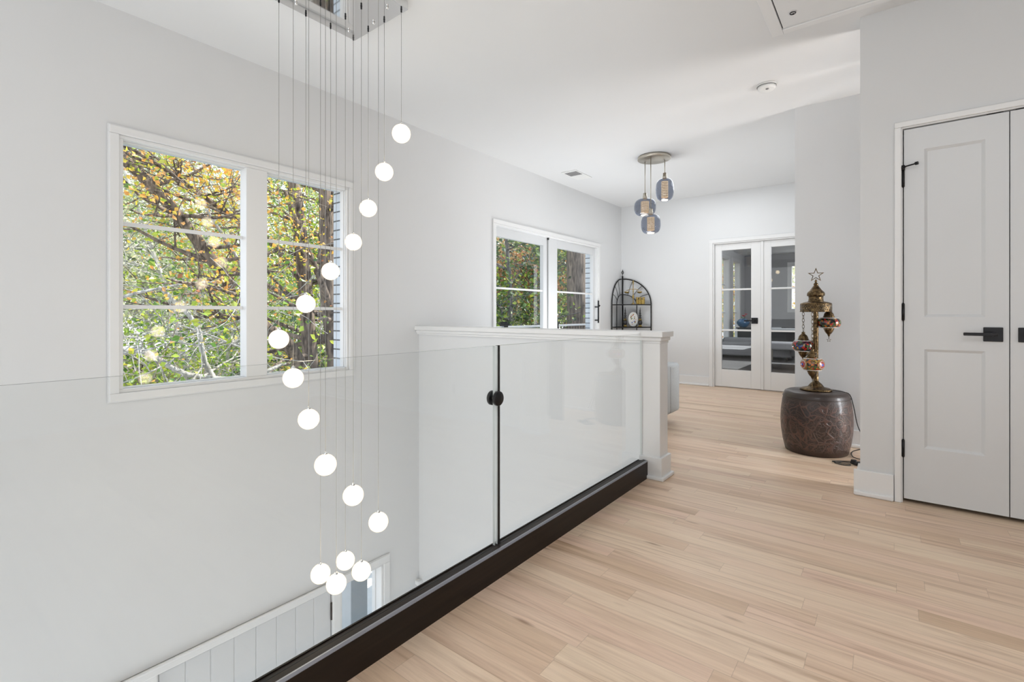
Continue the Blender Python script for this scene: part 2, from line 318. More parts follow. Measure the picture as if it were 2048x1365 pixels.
def tube(bm, pts, r, n=8, mi=0, caps=True, smooth=True):
    pts = [Vector(p) for p in pts]; rs = r if isinstance(r, (list, tuple)) else [r]*len(pts)
    rings = []; u = None
    for i, p in enumerate(pts):
        d = (pts[min(i+1, len(pts)-1)] - pts[max(i-1, 0)])
        if d.length < 1e-9: d = Vector((0, 0, 1))
        d.normalize()
        u = d.orthogonal().normalized() if u is None else (u - d*u.dot(d)).normalized()
        w = d.cross(u)
        rings.append([bm.verts.new(p + (u*math.cos(2*PI*k/n) + w*math.sin(2*PI*k/n))*rs[i]) for k in range(n)])
    for a, b in zip(rings, rings[1:]):
        for k in range(n):
            f = bm.faces.new((a[k], a[(k+1) % n], b[(k+1) % n], b[k])); f.smooth = smooth; f.material_index = mi
    if caps:
        for rg, rev in ((rings[0], True), (rings[-1], False)):
            f = bm.faces.new(rg[::-1] if rev else rg); f.material_index = mi
    return bm
def lathe(bm, prof, c=(0, 0, 0), n=24, mi=0, uv=False, smooth=True, axis='Z', caps=True):
    c = Vector(c)
    def P(r, z, a):
        x, y = r*math.cos(a), r*math.sin(a)
        if axis == 'Z': return c + Vector((x, y, z))
        if axis == 'X': return c + Vector((z, x, y))
        return c + Vector((x, z, y))
    lay = bm.loops.layers.uv.verify() if uv else None
    rings = [[bm.verts.new(P(max(r, 1e-5), z, 2*PI*k/n)) for k in range(n)] for r, z in prof]
    m = len(prof)-1
    for i in range(m):
        a, b = rings[i], rings[i+1]
        for k in range(n):
            f = bm.faces.new((a[k], a[(k+1) % n], b[(k+1) % n], b[k])); f.smooth = smooth; f.material_index = mi[i] if isinstance(mi, list) else mi
            if uv:
                for l, (s, t) in zip(f.loops, ((k, i), (k+1, i), (k+1, i+1), (k, i+1))): l[lay].uv = (s/n, t/m)
    if caps:
        for rg, pr in ((rings[0], prof[0]), (rings[-1], prof[-1])):
            if pr[0] > 1e-4:
                try: f = bm.faces.new(rg); f.material_index = mi[0] if isinstance(mi, list) else mi
                except ValueError: pass
    return bm
def prism(bm, poly, axis, a0, a1, mi=0):
    """polygon in the two other axes, extruded along axis"""
    def P(p, a):
        if axis == 'X': return (a, p[0], p[1])
        if axis == 'Y': return (p[0], a, p[1])
        return (p[0], p[1], a)
    A = [bm.verts.new(P(p, a0)) for p in poly]; B = [bm.verts.new(P(p, a1)) for p in poly]
    n = len(poly)
    for f in (A[::-1], B): bm.faces.new(f).material_index = mi
    for i in range(n): bm.faces.new((A[i], A[(i+1) % n], B[(i+1) % n], B[i])).material_index = mi
    return bm
def worldloc(o):
    v = Vector((0, 0, 0))
    while o is not None: v += Vector(o.location); o = o.parent
    return v
def obj(name, bm, mat, parent=None, recalc=True):
    if recalc: bmesh.ops.recalc_face_normals(bm, faces=bm.faces[:])
    if parent is not None:
        off = worldloc(parent)
        for v in bm.verts: v.co -= off
    me = bpy.data.meshes.new(name); bm.to_mesh(me); bm.free()
    for m_ in (mat if isinstance(mat, (list, tuple)) else [mat]): me.materials.append(M[m_] if isinstance(m_, str) else m_)
    o = bpy.data.objects.new(name, me); C.objects.link(o); o.parent = parent; return o
def tag(o, label=None, cat=None, group=None, kind=None):
    if label: o['label'] = label
    if cat: o['category'] = cat
    if group: o['group'] = group
    if kind: o['kind'] = kind
    return o
def thing(name, label, cat, loc, group=None, kind=None):
    o = bpy.data.objects.new(name, None); C.objects.link(o); o.location = loc; o.empty_display_size = .1
    return tag(o, label, cat, group, kind)
def B(): return bmesh.new()
def struct(name, bm, mat, label, cat):
    return tag(obj(name, bm, mat), label, cat, kind='structure')

def wall_sheet(bm, plane, p0, p1, a0, a1, z0, z1, holes):
    """solid wall between p0 and p1 on axis `plane`, spanning a0..a1 and z0..z1, with rectangular holes (a0,a1,z0,z1); one shell, with reveals"""
    A = sorted({a0, a1, *[h for q in holes for h in q[:2] if a0 < h < a1]}); Z = sorted({z0, z1, *[h for q in holes for h in q[2:] if z0 < h < z1]})
    def solid(i, j):
        if not (0 <= i < len(A)-1 and 0 <= j < len(Z)-1): return False
        a, z = (A[i]+A[i+1])/2, (Z[j]+Z[j+1])/2
        return not any(h[0] < a < h[1] and h[2] < z < h[3] for h in holes)
    def V(p, a, z): return bm.verts.new((p, a, z) if plane == 'X' else (a, p, z))
    def quad(*q): bm.faces.new([V(*v) for v in q])
    for i in range(len(A)-1):
        for j in range(len(Z)-1):
            if not solid(i, j): continue
            for p in (p0, p1): quad((p, A[i], Z[j]), (p, A[i+1], Z[j]), (p, A[i+1], Z[j+1]), (p, A[i], Z[j+1]))
            if not solid(i-1, j): quad((p0, A[i], Z[j]), (p1, A[i], Z[j]), (p1, A[i], Z[j+1]), (p0, A[i], Z[j+1]))
            if not solid(i+1, j): quad((p0, A[i+1], Z[j]), (p1, A[i+1], Z[j]), (p1, A[i+1], Z[j+1]), (p0, A[i+1], Z[j+1]))
            if not solid(i, j-1): quad((p0, A[i], Z[j]), (p1, A[i], Z[j]), (p1, A[i+1], Z[j]), (p0, A[i+1], Z[j]))
            if not solid(i, j+1): quad((p0, A[i], Z[j+1]), (p1, A[i], Z[j+1]), (p1, A[i+1], Z[j+1]), (p0, A[i+1], Z[j+1]))
    bmesh.ops.remove_doubles(bm, verts=bm.verts[:], dist=1e-5)
    return bm
def ringframe(bm, plane, p0, p1, a0, a1, z0, z1, w, wb=None, wt=None, bev=.003, sides='LRTB'):
    """rectangular frame of four bars"""
    wb = w if wb is None else wb; wt = w if wt is None else wt
    def bx(A0, A1, Z0, Z1):
        if plane == 'X': box(bm, p0, p1, A0, A1, Z0, Z1, bev)
        else: box(bm, A0, A1, p0, p1, Z0, Z1, bev)
    zb = z0+wb if 'B' in sides else z0; zt = z1-wt if 'T' in sides else z1
    if 'L' in sides: bx(a0, a0+w, zb, zt)
    if 'R' in sides: bx(a1-w, a1, zb, zt)
    if 'B' in sides: bx(a0, a1, z0, zb)
    if 'T' in sides: bx(a0, a1, zt, z1)
    return bm
def quadX(bm, x, y0, y1, z0, z1): bm.faces.new([bm.verts.new(v) for v in ((x, y0, z0), (x, y1, z0), (x, y1, z1), (x, y0, z1))]); return bm
def quadY(bm, y, x0, x1, z0, z1): bm.faces.new([bm.verts.new(v) for v in ((x0, y, z0), (x1, y, z0), (x1, y, z1), (x0, y, z1))]); return bm

# ------------------------------------------------------------------ shell
ZL = -3.15                    # lower floor
TH = .16                      # outside wall thickness
W1 = (.80, 2.265, .595, 2.045)          # big window opening (y0,y1,z0,z1)
D3 = (4.085, 6.46, 0.0, 2.03)           # sliding door opening
FD = (.985, 2.125, ZL, -1.085)          # front door below
SL = (2.185, 2.60, ZL+.25, -1.085)      # sidelight
OW = [(12.9, 13.8, .36, 2.50), (14.22, 15.0, .36, 2.50)]   # office side windows
bm = B()
box(bm, -1.27, 3.2, -3.0, 3.02, -.12, 0)
box(bm, XL-.1, 3.2, 3.05, YB+.1, -.12, 0); box(bm, -1.25, 3.2, 3.02, 3.05, -.12, 0)
struct('floor', bm, 'floor', 'light oak strip floor of the upstairs landing', 'floor')
bm = box(B(), XL-.1, 3.2, YB+.1, YO+.1, -.12, -.002)
struct('floor_office', bm, 'office_floor', 'dark floor of the office beyond the french doors', 'floor')
struct('floor_lower', box(B(), -9.5, 3.2, -3.0, 5., ZL-.1, ZL), 'concrete', 'pale floor at the bottom of the stairwell', 'floor')
struct('ceiling', box(B(), XL-TH-.3, 3.2, -3.1, YO+.2, CEIL, CEIL+.12), 'ceil', 'smooth white ceiling over the whole landing', 'ceiling')
bm = wall_sheet(B(), 'X', XL, XL-TH+.04, -3.0, YO+.1, ZL, CEIL, [W1, D3, FD, SL, *OW])
struct('wall_left', bm, 'wall', 'long white wall on the far side of the stairwell with the big window', 'wall')
def gr(h, d): return (h[0]+d, h[1]-d, h[2]+d if h[2] > ZL+.1 and h[2] > .1 else h[2], h[3]-d)
bm = wall_sheet(B(), 'X', XL-TH+.04, XL-TH-.06, -3.0, YO+.3, ZL, CEIL+.1, [gr(W1, -.005), gr(D3, -.01), FD, (SL[0]-.15, SL[1]+.15, SL[2], SL[3]+.15), (12.6, 15.7, .2, 2.6)])
struct('wall_exterior', bm, 'brick', 'white painted brick outer face seen at the window edge', 'wall')
FR = (-2.005, -.765, 0., 2.045)          # french door opening
bm = wall_sheet(B(), 'Y', YB, YB+.12, XL, 3.2, 0, CEIL, [FR])
struct('wall_back', bm, 'wall', 'white end wall holding the pair of glazed french doors', 'wall')
struct('wall_alcove', box(B(), -.629, 3.2, YA, YB, 0, CEIL), 'wall', 'white wall behind the brass lamp and the barrel stool', 'wall')
CD = (.045, .89, 0., 2.065)             # closet opening
bm = wall_sheet(B(), 'Y', YC, YC+.12, -.14, 3.2, 0, CEIL, [CD])
box(bm, -.14, 3.2, YC+.12, YC+.14, 0, CEIL)
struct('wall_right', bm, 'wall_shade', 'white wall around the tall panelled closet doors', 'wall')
bm = B(); box(bm, 3.2, 3.3, -3.0, YO+.2, ZL, CEIL); box(bm, XL-.1, 3.3, -3.12, -3.0, ZL, CEIL)
struct('wall_rear', bm, 'wall', 'white walls behind and beside the camera', 'wall')
bm = B(); box(bm, XL-.1, 3.2, YO, YO+.12, 0, CEIL)
bm.free()
OB = (-2.22, -1.30, 1.16, 2.40)
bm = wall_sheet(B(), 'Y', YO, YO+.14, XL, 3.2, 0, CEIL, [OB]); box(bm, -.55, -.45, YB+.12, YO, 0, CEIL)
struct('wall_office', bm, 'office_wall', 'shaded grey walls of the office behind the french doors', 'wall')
# half wall and the wall that drops below it into the stairwell
bm = B(); box(bm, XL, -1.272, 3.0, 3.115, ZL, .852)
struct('wall_stair', bm, 'wall', 'white half wall closing the far end of the stairwell', 'half wall')
struct('wall_stairside', box(B(), -1.272, -1.17, -3.0, 3.0, ZL, -.145), 'wall', 'white side wall of the stairwell below the glass railing', 'wall')
bm = B(); box(bm, XL, -1.115, 2.945, 3.145, .893, .928, .004); box(bm, XL, -1.130, 2.962, 3.13, .868, .893, .006); box(bm, XL, -1.14, 2.975, 3.12, .852, .868, .003)
struct('trim_1', bm, 'trim', 'white moulded cap along the top of the half wall', 'cap rail')
# baseboards
def bboard(bm, ax, p, a0, a1, s, h=.135):
    """board on plane p, protruding towards sign s, with a quarter-round shoe"""
    for th, z1, b in ((.016, h, .003), (.03, .028, .008)):
        if ax == 'Y': box(bm, a0, a1, p, p+s*th, 0, z1, b)
        else: box(bm, p, p+s*th, a0, a1, 0, z1, b)
bm = B(); bboard(bm, 'Y', YB, XL, -2.055, -1); bboard(bm, 'Y', YB, -.715, -.629, -1)
struct('baseboard_back', bm, 'trim', 'white baseboard left of the french doors', 'baseboard')
bm = B(); bboard(bm, 'Y', YA, -.629, 3.2, -1); bboard(bm, 'X', -.629, YA, YB, -1)
struct('baseboard_alcove', bm, 'trim', 'white baseboard behind the barrel stool', 'baseboard')
bm = B(); bboard(bm, 'Y', YC, -.17, .012, -1, .145); bboard(bm, 'X', -.14, YC, YC+.14, -1, .145); bboard(bm, 'Y', YC, .935, 3.2, -1, .145)
struct('baseboard_right', bm, 'trim', 'white baseboard at the wall corner beside the closet', 'baseboard')
bm = B(); bboard(bm, 'X', XL, 3.115, 4.04, 1); bboard(bm, 'X', XL, 6.5, YB, 1)
struct('baseboard_left', bm, 'trim', 'white baseboard hidden behind the half wall', 'baseboard')
bm = B(); box(bm, XL, XL+.05, 2.95, 3.0, -1.42, -1.385, .004)
struct('trim_2', bm, 'trim', 'small white trim block in the stairwell corner', 'trim')

# ------------------------------------------------------------------ windows and doors on the left wall
def win(name, label, op, mullions, muntins, gx, casing=.045, plane='X', face=XL, s=1, cat='window', mat='pane', depth=.06):
    """op=(a0,a1,z0,z1) opening; mullions: list of (a0,a1) posts; muntins: z heights; gx: plane of the glass"""
    t = thing(name, label, cat, (face, op[0], op[2]) if plane == 'X' else (op[0], face, op[2]), kind='structure')
    a0, a1, z0, z1 = op
    bm = B(); ringframe(bm, plane, face, face+s*.018, a0-casing, a1+casing, z0-casing, z1+casing, casing, bev=.004)
    ringframe(bm, plane, face+s*.004, face+s*.010, a0-casing-.006, a1+casing+.006, z0-casing-.006, z1+casing+.006, casing, bev=.002)
    obj('casing', bm, 'trim', t)
    fb = B(); ringframe(fb, plane, gx-.03*s, face+s*.004, a0, a1, z0, z1, .020, bev=.003)
    ringframe(fb, plane, gx-.02*s, gx+s*.025, a0+.02, a1-.02, z0+.02, z1-.02, .006, bev=.002)
    for (p, q) in mullions:
        if plane == 'X': box(fb, gx-.03*s, face+s*.006, p, q, z0+.02, z1-.02, .004)
        else: box(fb, p, q, gx-.03*s, face+s*.006, z0+.02, z1-.02, .004)
    obj('window_frame', fb, 'trim', t)
    xs = [a0+.018] + [v for m_ in mullions for v in m_] + [a1-.018]
    for i in range(0, len(xs), 2):
        pb = B()
        (quadX if plane == 'X' else quadY)(pb, gx, xs[i], xs[i+1], z0+.018, z1-.018)
        pn = obj('pane', pb, mat, t)
        for z in muntins:
            mb = B()
            if plane == 'X': box(mb, gx-.012, gx+.014, xs[i], xs[i+1], z-.011, z+.011, .003)
            else: box(mb, xs[i], xs[i+1], gx-.012, gx+.014, z-.011, z+.011, .003)
            obj('muntin', mb, 'trim', t)
    return t
win('window_1', 'large white framed double window over the stairwell showing autumn trees', W1, [(1.482, 1.622)], [1.08, 1.556], XL-.06)
# front door and sidelight in the lower hall
t = thing('door_6', 'white plank front door at the bottom of the stairwell', 'front door', (XL, FD[0], ZL), kind='structure')
bm = B(); n = 8; w = (FD[1]-FD[0]-.012)/n
for i in range(n): box(bm, XL-.05, XL-.012, FD[0]+.006+i*w, FD[0]+.006+(i+1)*w, ZL+.02, FD[3]-.012, .006, seg=1)
obj('leaf', bm, 'door', t)
bm = B(); tube(bm, [(XL-.004, 2.119, -1.33), (XL-.004, 2.119, -1.20)], .009, 10); obj('hinge', bm, 'black', t)
bm = B(); tube(bm, [(XL-.004, 2.119, -2.9), (XL-.004, 2.119, -2.77)], .009, 10); obj('hinge', bm, 'black', t)
bm = B(); box(bm, XL, XL+.018, -.9, SL[0]-.012, -1.085, -1.025, .006); box(bm, XL, XL+.03, -.9, SL[0]-.012, -1.04, -1.025, .005)
box(bm, XL, XL+.016, 2.132, SL[0]-.012, ZL, -1.085, .003)
struct('trim_3', bm, 'trim', 'white head trim running along the wall above the front door', 'trim')
bm = wall_sheet(B(), 'X', XL+.002, XL+.010, -2.9, FD[0]-.01, ZL, -1.085, []); 
for k in range(14): box(bm, XL+.010, XL+.012, -1.9+k*.2, -1.9+k*.2+.19, ZL, -1.09, .002)
struct('trim_4', bm, 'trim', 'white vertical panelling beside the front door', 'panelling')
win('window_2', 'narrow sidelight window beside the front door below', SL, [], [], XL-.10, casing=.06)

# sliding patio door
t = thing('door_3', 'white sliding glass door behind the half wall', 'sliding door', (XL, D3[0], 0), kind='structure')
bm = B(); ringframe(bm, 'X', XL, XL+.018, D3[0]-.045, D3[1]+.045, 0, D3[3]+.045, .045, sides='LRT', bev=.004)
obj('casing', bm, 'trim', t)
bm = B(); ringframe(bm, 'X', XL-.11, XL+.004, D3[0], D3[1], 0, D3[3], .02, sides='LRTB', bev=.003); obj('door_frame', bm, 'trim', t)
gx = XL-.06
for (a0, a1, g0, g1, xo) in ((D3[0]+.02, 5.185, 4.15, 5.100, -.015), (5.20, D3[1]-.02, 5.405, 6.372, .0)):
    lf = None
    bm = B()
    x0, x1 = gx-.03+xo, gx+.022+xo
    box(bm, x0, x1, a0, g0, .02, D3[3]-.02, .003); box(bm, x0, x1, g1, a1, .02, D3[3]-.02, .003)
    box(bm, x0, x1, g0, g1, 1.905, D3[3]-.02, .003); box(bm, x0, x1, g0, g1, .02, .24, .003)
    lf = obj('door_leaf', bm, 'door', t)
    obj('pane', quadX(B(), gx+xo, g0, g1, .24, 1.905), 'pane', lf)
    for z in (.78, 1.33):
        obj('muntin', box(B(), gx+xo-.01, gx+xo+.014, g0, g1, z-.011, z+.011, .003), 'trim', lf)
bm = B(); box(bm, gx-.03, gx+.005, 5.185, 5.20, .02, 2.0, .001); obj('weather_strip', bm, 'vent', t)
obj('top_guide', box(B(), gx-.0, gx+.03, 5.182, 5.20, 1.985, 2.01, .001), 'rubber', t)
bm = B(); tube(bm, [(XL+.02, 6.43, .905), (XL+.02, 6.43, 1.235)], .011, 10)
for z in (.945, 1.14): tube(bm, [(gx+.02, 6.43, z), (XL+.024, 6.43, z)], .008, 8)
tube(bm, [(XL+.02, 6.43, 1.14), (XL+.045, 6.43, 1.165)], .010, 8)
obj('pull_handle', bm, 'black', t)

# french doors
bm = B(); ringframe(bm, 'Y', YB-.016, YB+.02, FR[0]-.05, FR[1]+.05, 0, FR[3]+.05, .05, sides='LRT', bev=.004)
ringframe(bm, 'Y', YB, YB+.118, FR[0]-.004, FR[1]+.004, 0, FR[3]+.004, .022, sides='LRT', bev=.002)
struct('trim_5', bm, 'trim', 'white casing around the pair of french doors', 'door casing')
fy0, fy1 = YB+.03, YB+.07
def french(name, label, x0, x1, g0, g1, handle):
    t = thing(name, label, 'glazed door', (x0, fy0, 0), kind='structure')
    bm = B(); zt = 2.025
    box(bm, x0, g0, fy0, fy1, .014, zt, .003); box(bm, g1, x1, fy0, fy1, .014, zt, .003)
    box(bm, g0, g1, fy0, fy1, 1.935, zt, .003); box(bm, g0, g1, fy0, fy1, .014, .255, .003)
    obj('leaf', bm, 'trim', t)
    obj('pane', quadY(B(), fy0+.018, g0, g1, .255, 1.935), 'office_pane', t)
    for z in (.81, 1.38): obj('muntin', box(B(), g0, g1, fy0+.004, fy0+.03, z-.012, z+.012, .003), 'trim', t)
    if handle:
        h = obj('handle_plate', box(B(), x1-.115, x1-.035, fy0-.010, fy0, .905, .985, .002), 'black', t)
        bm = B(); tube(bm, [(x1-.075, fy0-.008, .945), (x1-.075, fy0-.045, .945)], .010, 10); box(bm, x1-.20, x1-.065, fy0-.052, fy0-.038, .936, .954, .003)
        obj('lever', bm, 'black', h)
    else:
        bm = box(B(), x0-.012, x0+.022, fy0-.012, fy0, .014, zt, .003); obj('astragal', bm, 'trim', t)
    return t
french('door_1', 'glazed french door leaf with a black square lever plate', -1.985, -1.392, -1.895, -1.512, True)
french('door_2', 'glazed french door leaf without a handle partly behind the brass lamp', -1.378, -.785, -1.268, -.875, False)

# closet doors
bm = B(); ringframe(bm, 'Y', YC-.018, YC, CD[0]-.03, CD[1]+.03, 0, CD[3]+.03, .03, sides='LRT', bev=.004)
ringframe(bm, 'Y', YC-.002, YC+.118, CD[0]-.002, CD[1]+.002, 0, CD[3]+.002, .008, sides='LRT', bev=.001)
struct('trim_6', bm, 'trim', 'thin white casing around the closet doors', 'door casing')
def closet(name, label, x0, x1, hs):
    """hs = +1: lever on the right, hinges on the left"""
    t = thing(name, label, 'closet door', (x0, YC, 0), kind='structure')
    z0, z1 = .024, 2.052; y0, y1 = YC+.004, YC+.042
    s = .09
    p0, p1 = x0+s-.004, x1-s+.004
    bm = B()
    box(bm, x0, p0, y0, y1, z0, z1); box(bm, p1, x1, y0, y1, z0, z1)
    for (a, b) in ((1.932, z1), (.848, 1.024), (z0, .312)): box(bm, p0, p1, y0, y1, a, b)
    d = .011; q = .013                                           # sloped sticking down to the flat panel
    for (a, b) in ((1.024, 1.932), (.312, .848)):
        o_ = [(p0, a), (p1, a), (p1, b), (p0, b)]; i_ = [(p0+q, a+q), (p1-q, a+q), (p1-q, b-q), (p0+q, b-q)]
        vo = [bm.verts.new((x, y0, z)) for x, z in o_]; vi = [bm.verts.new((x, y0+d, z)) for x, z in i_]
        for k in range(4): bm.faces.new((vo[k], vo[(k+1) % 4], vi[(k+1) % 4], vi[k]))
        bm.faces.new(vi)
    obj('leaf', bm, 'door', t, recalc=True)
    hx = x1-.058 if hs > 0 else x0+.063
    h = obj('handle_plate', box(B(), hx-.036, hx+.036, y0-.009, y0, .899, .971, .002), 'black', t)
    bm = B(); tube(bm, [(hx, y0-.006, .936), (hx, y0-.05, .936)], .010, 10); box(bm, hx-hs*.115, hx+hs*.012, y0-.056, y0-.042, .928, .944, .003)
    obj('lever', bm, 'black', h)
    ex = x0-.003 if hs > 0 else x1+.003
    for z in (.30, 1.05, 1.785):
        bm = B(); tube(bm, [(ex, y0-.007, z-.046), (ex, y0-.007, z+.046)], .0065, 8); tube(bm, [(ex, y0-.007, z-.050), (ex, y0-.007, z+.050)], .004, 8)
        obj('hinge', bm, 'black', t)
    if hs > 0:
        bm = B(); z = 1.845
        tube(bm, [(ex, y0-.007, z-.015), (ex, y0-.007, z+.012)], .008, 8); tube(bm, [(ex-.022, y0-.012, z-.004), (ex+.01, y0-.02, z)], .005, 8)
        tube(bm, [(ex, y0-.02, z), (ex+.055, y0-.045, z+.004)], .004, 8); tube(bm, [(ex+.05, y0-.043, z+.004), (ex+.062, y0-.048, z+.005)], .009, 8)
        tube(bm, [(ex-.024, y0-.012, z-.004), (ex-.012, y0-.014, z-.003)], .008, 8)
        obj('hinge_stop', bm, 'black', t)
    cx = x1-.05 if hs > 0 else x0+.05
    bm = box(B(), cx-.03, cx+.03, y0+.004, y0+.03, z1+.001, z1+.011, .001); obj('ball_catch', bm, 'black', t)
    return t
closet('door_4', 'white two-panel closet door with hinges showing and a black lever', .056, .466, 1)
closet('door_5', 'white closet door cut off by the frame edge', .470, .880, -1)
struct('wall_closet', box(B(), .0, .93, YC+.60, YC+.62, 0, CEIL), 'dark', 'dark inside of the closet behind its doors', 'wall')

# ------------------------------------------------------------------ newel post
t = thing('newel_post', 'white square newel post standing at the end of the half wall', 'post', (-1.2, 3.04, 0))
obj('shaft', box(B(), -1.272, -1.140, 2.972, 3.105, .10, .852, .002), 'trim', t)
bm = B(); box(bm, -1.271, -1.124, 2.955, 3.122, 0, .138, .003); obj('plinth', bm, 'trim', t)
bm = B(); box(bm, -1.225, -1.108, 2.940, 3.138, 0, .022, .006); obj('shoe_moulding', bm, 'trim', t)

# ------------------------------------------------------------------ glass railing
XG = -1.262
t = thing('glass_railing', 'frameless glass guard rail on a dark wood kerb along the stairwell', 'railing', (-1.255, 1.5, 0))
bm = B()
prism(bm, [(-1.213, 0), (-1.213, .106), (-1.222, .114), (-1.243, .114), (-1.243, .106), (-1.270, .106), (-1.270, .109), (-1.276, .109), (-1.276, -.14), (-1.271, -.14), (-1.271, 0)], 'Y', -2.9, 2.953)
obj('kerb', bm, 'espresso', t)
bm = B(); prism(bm, [(-1.2125, .1055), (-1.2215, .1142), (-1.2165, .1142), (-1.2105, .108)], 'Y', -2.9, 2.953)
obj('edge_bead', bm, plain('edge_metal', (.35, .36, .40), .3, .8, var=.02), t)
bm = B(); box(bm, XG+.0065, XG+.0105, -2.9, 2.953, .104, .1085); obj('channel_gasket', bm, 'rubber', t)
ZG = .911
def gpanel(y0, y1):
    bm = B()
    for x in (XG-.006, XG+.006): quadX(bm, x, y0, y1, .107, ZG)
    box_edges = [((y0, y0), (.107, ZG)), ((y1, y1), (.107, ZG)), ((y0, y1), (ZG, ZG))]
    for (ya, yb), (za, zb) in box_edges:
        vs = [(XG-.006, ya, za), (XG+.006, ya, za), (XG+.006, yb, zb), (XG-.006, yb, zb)] if ya != yb else [(XG-.006, ya, za), (XG+.006, ya, za), (XG+.006, ya, zb), (XG-.006, ya, zb)]
        f = bm.faces.new([bm.verts.new(v) for v in vs]); f.material_index = 1 if za == zb else 2
    obj('glass_panel', bm, ['rail_glass', 'glass_edge', 'glass_side'], t)
gpanel(-2.9, 1.503); gpanel(1.519, 2.965)
bm = box(B(), XG-.0065, XG+.0065, 1.520, 1.534, .107, ZG+.001, .001); obj('joint_strip', bm, 'rubber', t)
cl = obj('clamp_disc', lathe(B(), [(.0, .008), (.026, .008), (.0295, .010), (.0295, .020), (.027, .0225), (0, .0225)], (XG, 1.511, .699), 32, axis='X'), 'black', t)
bm = lathe(B(), [(.0, -.008), (.026, -.008), (.0295, -.010), (.0295, -.020), (.027, -.0225), (0, -.0225)], (XG, 1.511, .699), 32, axis='X'); obj('clamp_disc', bm, 'black', t)
obj('clamp_bolt', tube(B(), [(XG-.012, 1.511, .699), (XG+.012, 1.511, .699)], .010, 12), 'nickel', t)

# ------------------------------------------------------------------ chandelier
PX = [-2.544, -2.397, -2.249, -2.101]; PY = [1.72, 1.57, 1.42, 1.27]
t = thing('chandelier', 'square chrome chandelier dropping sixteen glowing crackled glass globes into the stairwell', 'chandelier', (-2.32, 1.495, CEIL))
ZP = 2.697
bm = B(); box(bm, -2.568, -2.076, 1.246, 1.746, ZP, CEIL-.001, .002); obj('canopy', bm, 'chrome', t)
for (sx, sy) in ((-2.50, 1.66), (-2.50, 1.34), (-2.145, 1.66), (-2.145, 1.34), (-2.32, 1.70), (-2.32, 1.29)):
    bm = B(); lathe(bm, [(0, 0), (.007, 0), (.008, .002), (.008, .010), (.005, .012)], (sx, sy, ZP-.012), 12); obj('mount_screw', bm, 'chrome', t)
zs = {(3, 0): 2.02, (2, 0): 1.838, (1, 0): 1.653, (0, 0): 1.47, (0, 1): 1.284, (0, 2): 1.095, (0, 3): .906, (1, 3): .713, (2, 3): .524, (3, 3): .329, (3, 2): .141, (3, 1): -.042, (1, 1): -.335, (1, 2): -.345, (2, 1): -.345, (2, 2): -.348}
RB_ = .0505
def globe_bm(c):
    b = B(); n = 22
    prof = [(RB_*math.sin(PI*i/n), -RB_*math.cos(PI*i/n)) for i in range(n+1)]
    return lathe(b, prof, c, 36)
g0 = s0 = None
for (i, j), z in zs.items():
    x, y = PX[i], PY[j]
    bm = B(); tube(bm, [(x, y, z+RB_+.012), (x, y, ZP-.018)], .0011, 5); cb = obj('cable', bm, 'cable', t)
    bm = B(); lathe(bm, [(0, 0), (.003, 0), (.0045, .004), (.0045, .016), (.006, .018)], (x, y, ZP-.018), 10); obj('cable_gripper', bm, 'black', cb)
    if g0 is None:
        gb = obj('globe', globe_bm((x, y, z)), 'globe', t); g0 = gb; base = Vector((x, y, z))
        bm = B(); lathe(bm, [(.009, -.004), (.010, 0), (.009, .006), (.004, .012), (.0015, .014)], (x, y, z+RB_-.001), 14); s0 = obj('socket', bm, 'chrome', gb)
    else:
        gb = g0.copy(); C.objects.link(gb); gb.parent = t; gb.location = Vector((x, y, z))-base
        sk = s0.copy(); C.objects.link(sk); sk.parent = gb

# ------------------------------------------------------------------ pendant cluster over the seating area
pc = (-2.03, 5.12)
t = thing('pendant_light', 'nickel disc pendant light with three smoked blue glass shades', 'pendant light', (pc[0], pc[1], CEIL))
bm = lathe(B(), [(0, 2.713), (.168, 2.713), (.174, 2.717), (.174, 2.738), (.17, 2.7445), (0, 2.7445)], (pc[0], pc[1], 0), 48); obj('ceiling_plate', bm, 'nickel', t)
SN, CS = .6139, .7894
def off(lat, dep): return (pc[0]+CS*lat-SN*dep, pc[1]+SN*lat+CS*dep)
mpp = .00543
for (lat, dep, zt, zb, w) in ((.122, .02, 2.512, 2.272, .095), (-.078, .075, 2.305, 2.118, .117), (-.060, -.085, 2.100, 1.895, .102)):
    x, y = off(lat, dep); h = zt-zb
    bm = B(); tube(bm, [(x, y, zt+.05), (x, y, 2.714)], .0045, 8); rod = obj('rod', bm, 'nickel', t)
    bm = B(); lathe(bm, [(.024, zt-.006), (.024, zt+.03), (.020, zt+.034), (.020, zt+.062), (.006, zt+.066)], (x, y, 0), 20); obj('socket', bm, 'nickel', rod)
    prof = []
    n = 22
    for k in range(n+1):                                    # superellipse outline, open foot
        a = -PI/2+PI*k/n
        ca, sa = math.cos(a), math.sin(a)
        r = w*abs(ca)**.55; z = (zt+zb)/2+h/2*math.copysign(abs(sa)**.8, sa)
        prof.append((max(r, .045 if k == 0 else .018), z))
    sh = obj('glass_shade', lathe(B(), prof, (x, y, 0), 32, caps=False), 'smoke', t)
    sr = w*.38
    bm = lathe(B(), [(sr, zb+.035), (sr, zt-.03)], (x, y, 0), 32, uv=True, caps=False); obj('sleeve', bm, 'sleeve', sh)
    bm = B(); lathe(bm, [(0, zb+.005), (sr*1.0, zb+.004), (sr*1.02, zb+.012), (0, zb+.014)], (x, y, 0), 24); obj('diffuser', bm, 'bulb', sh)

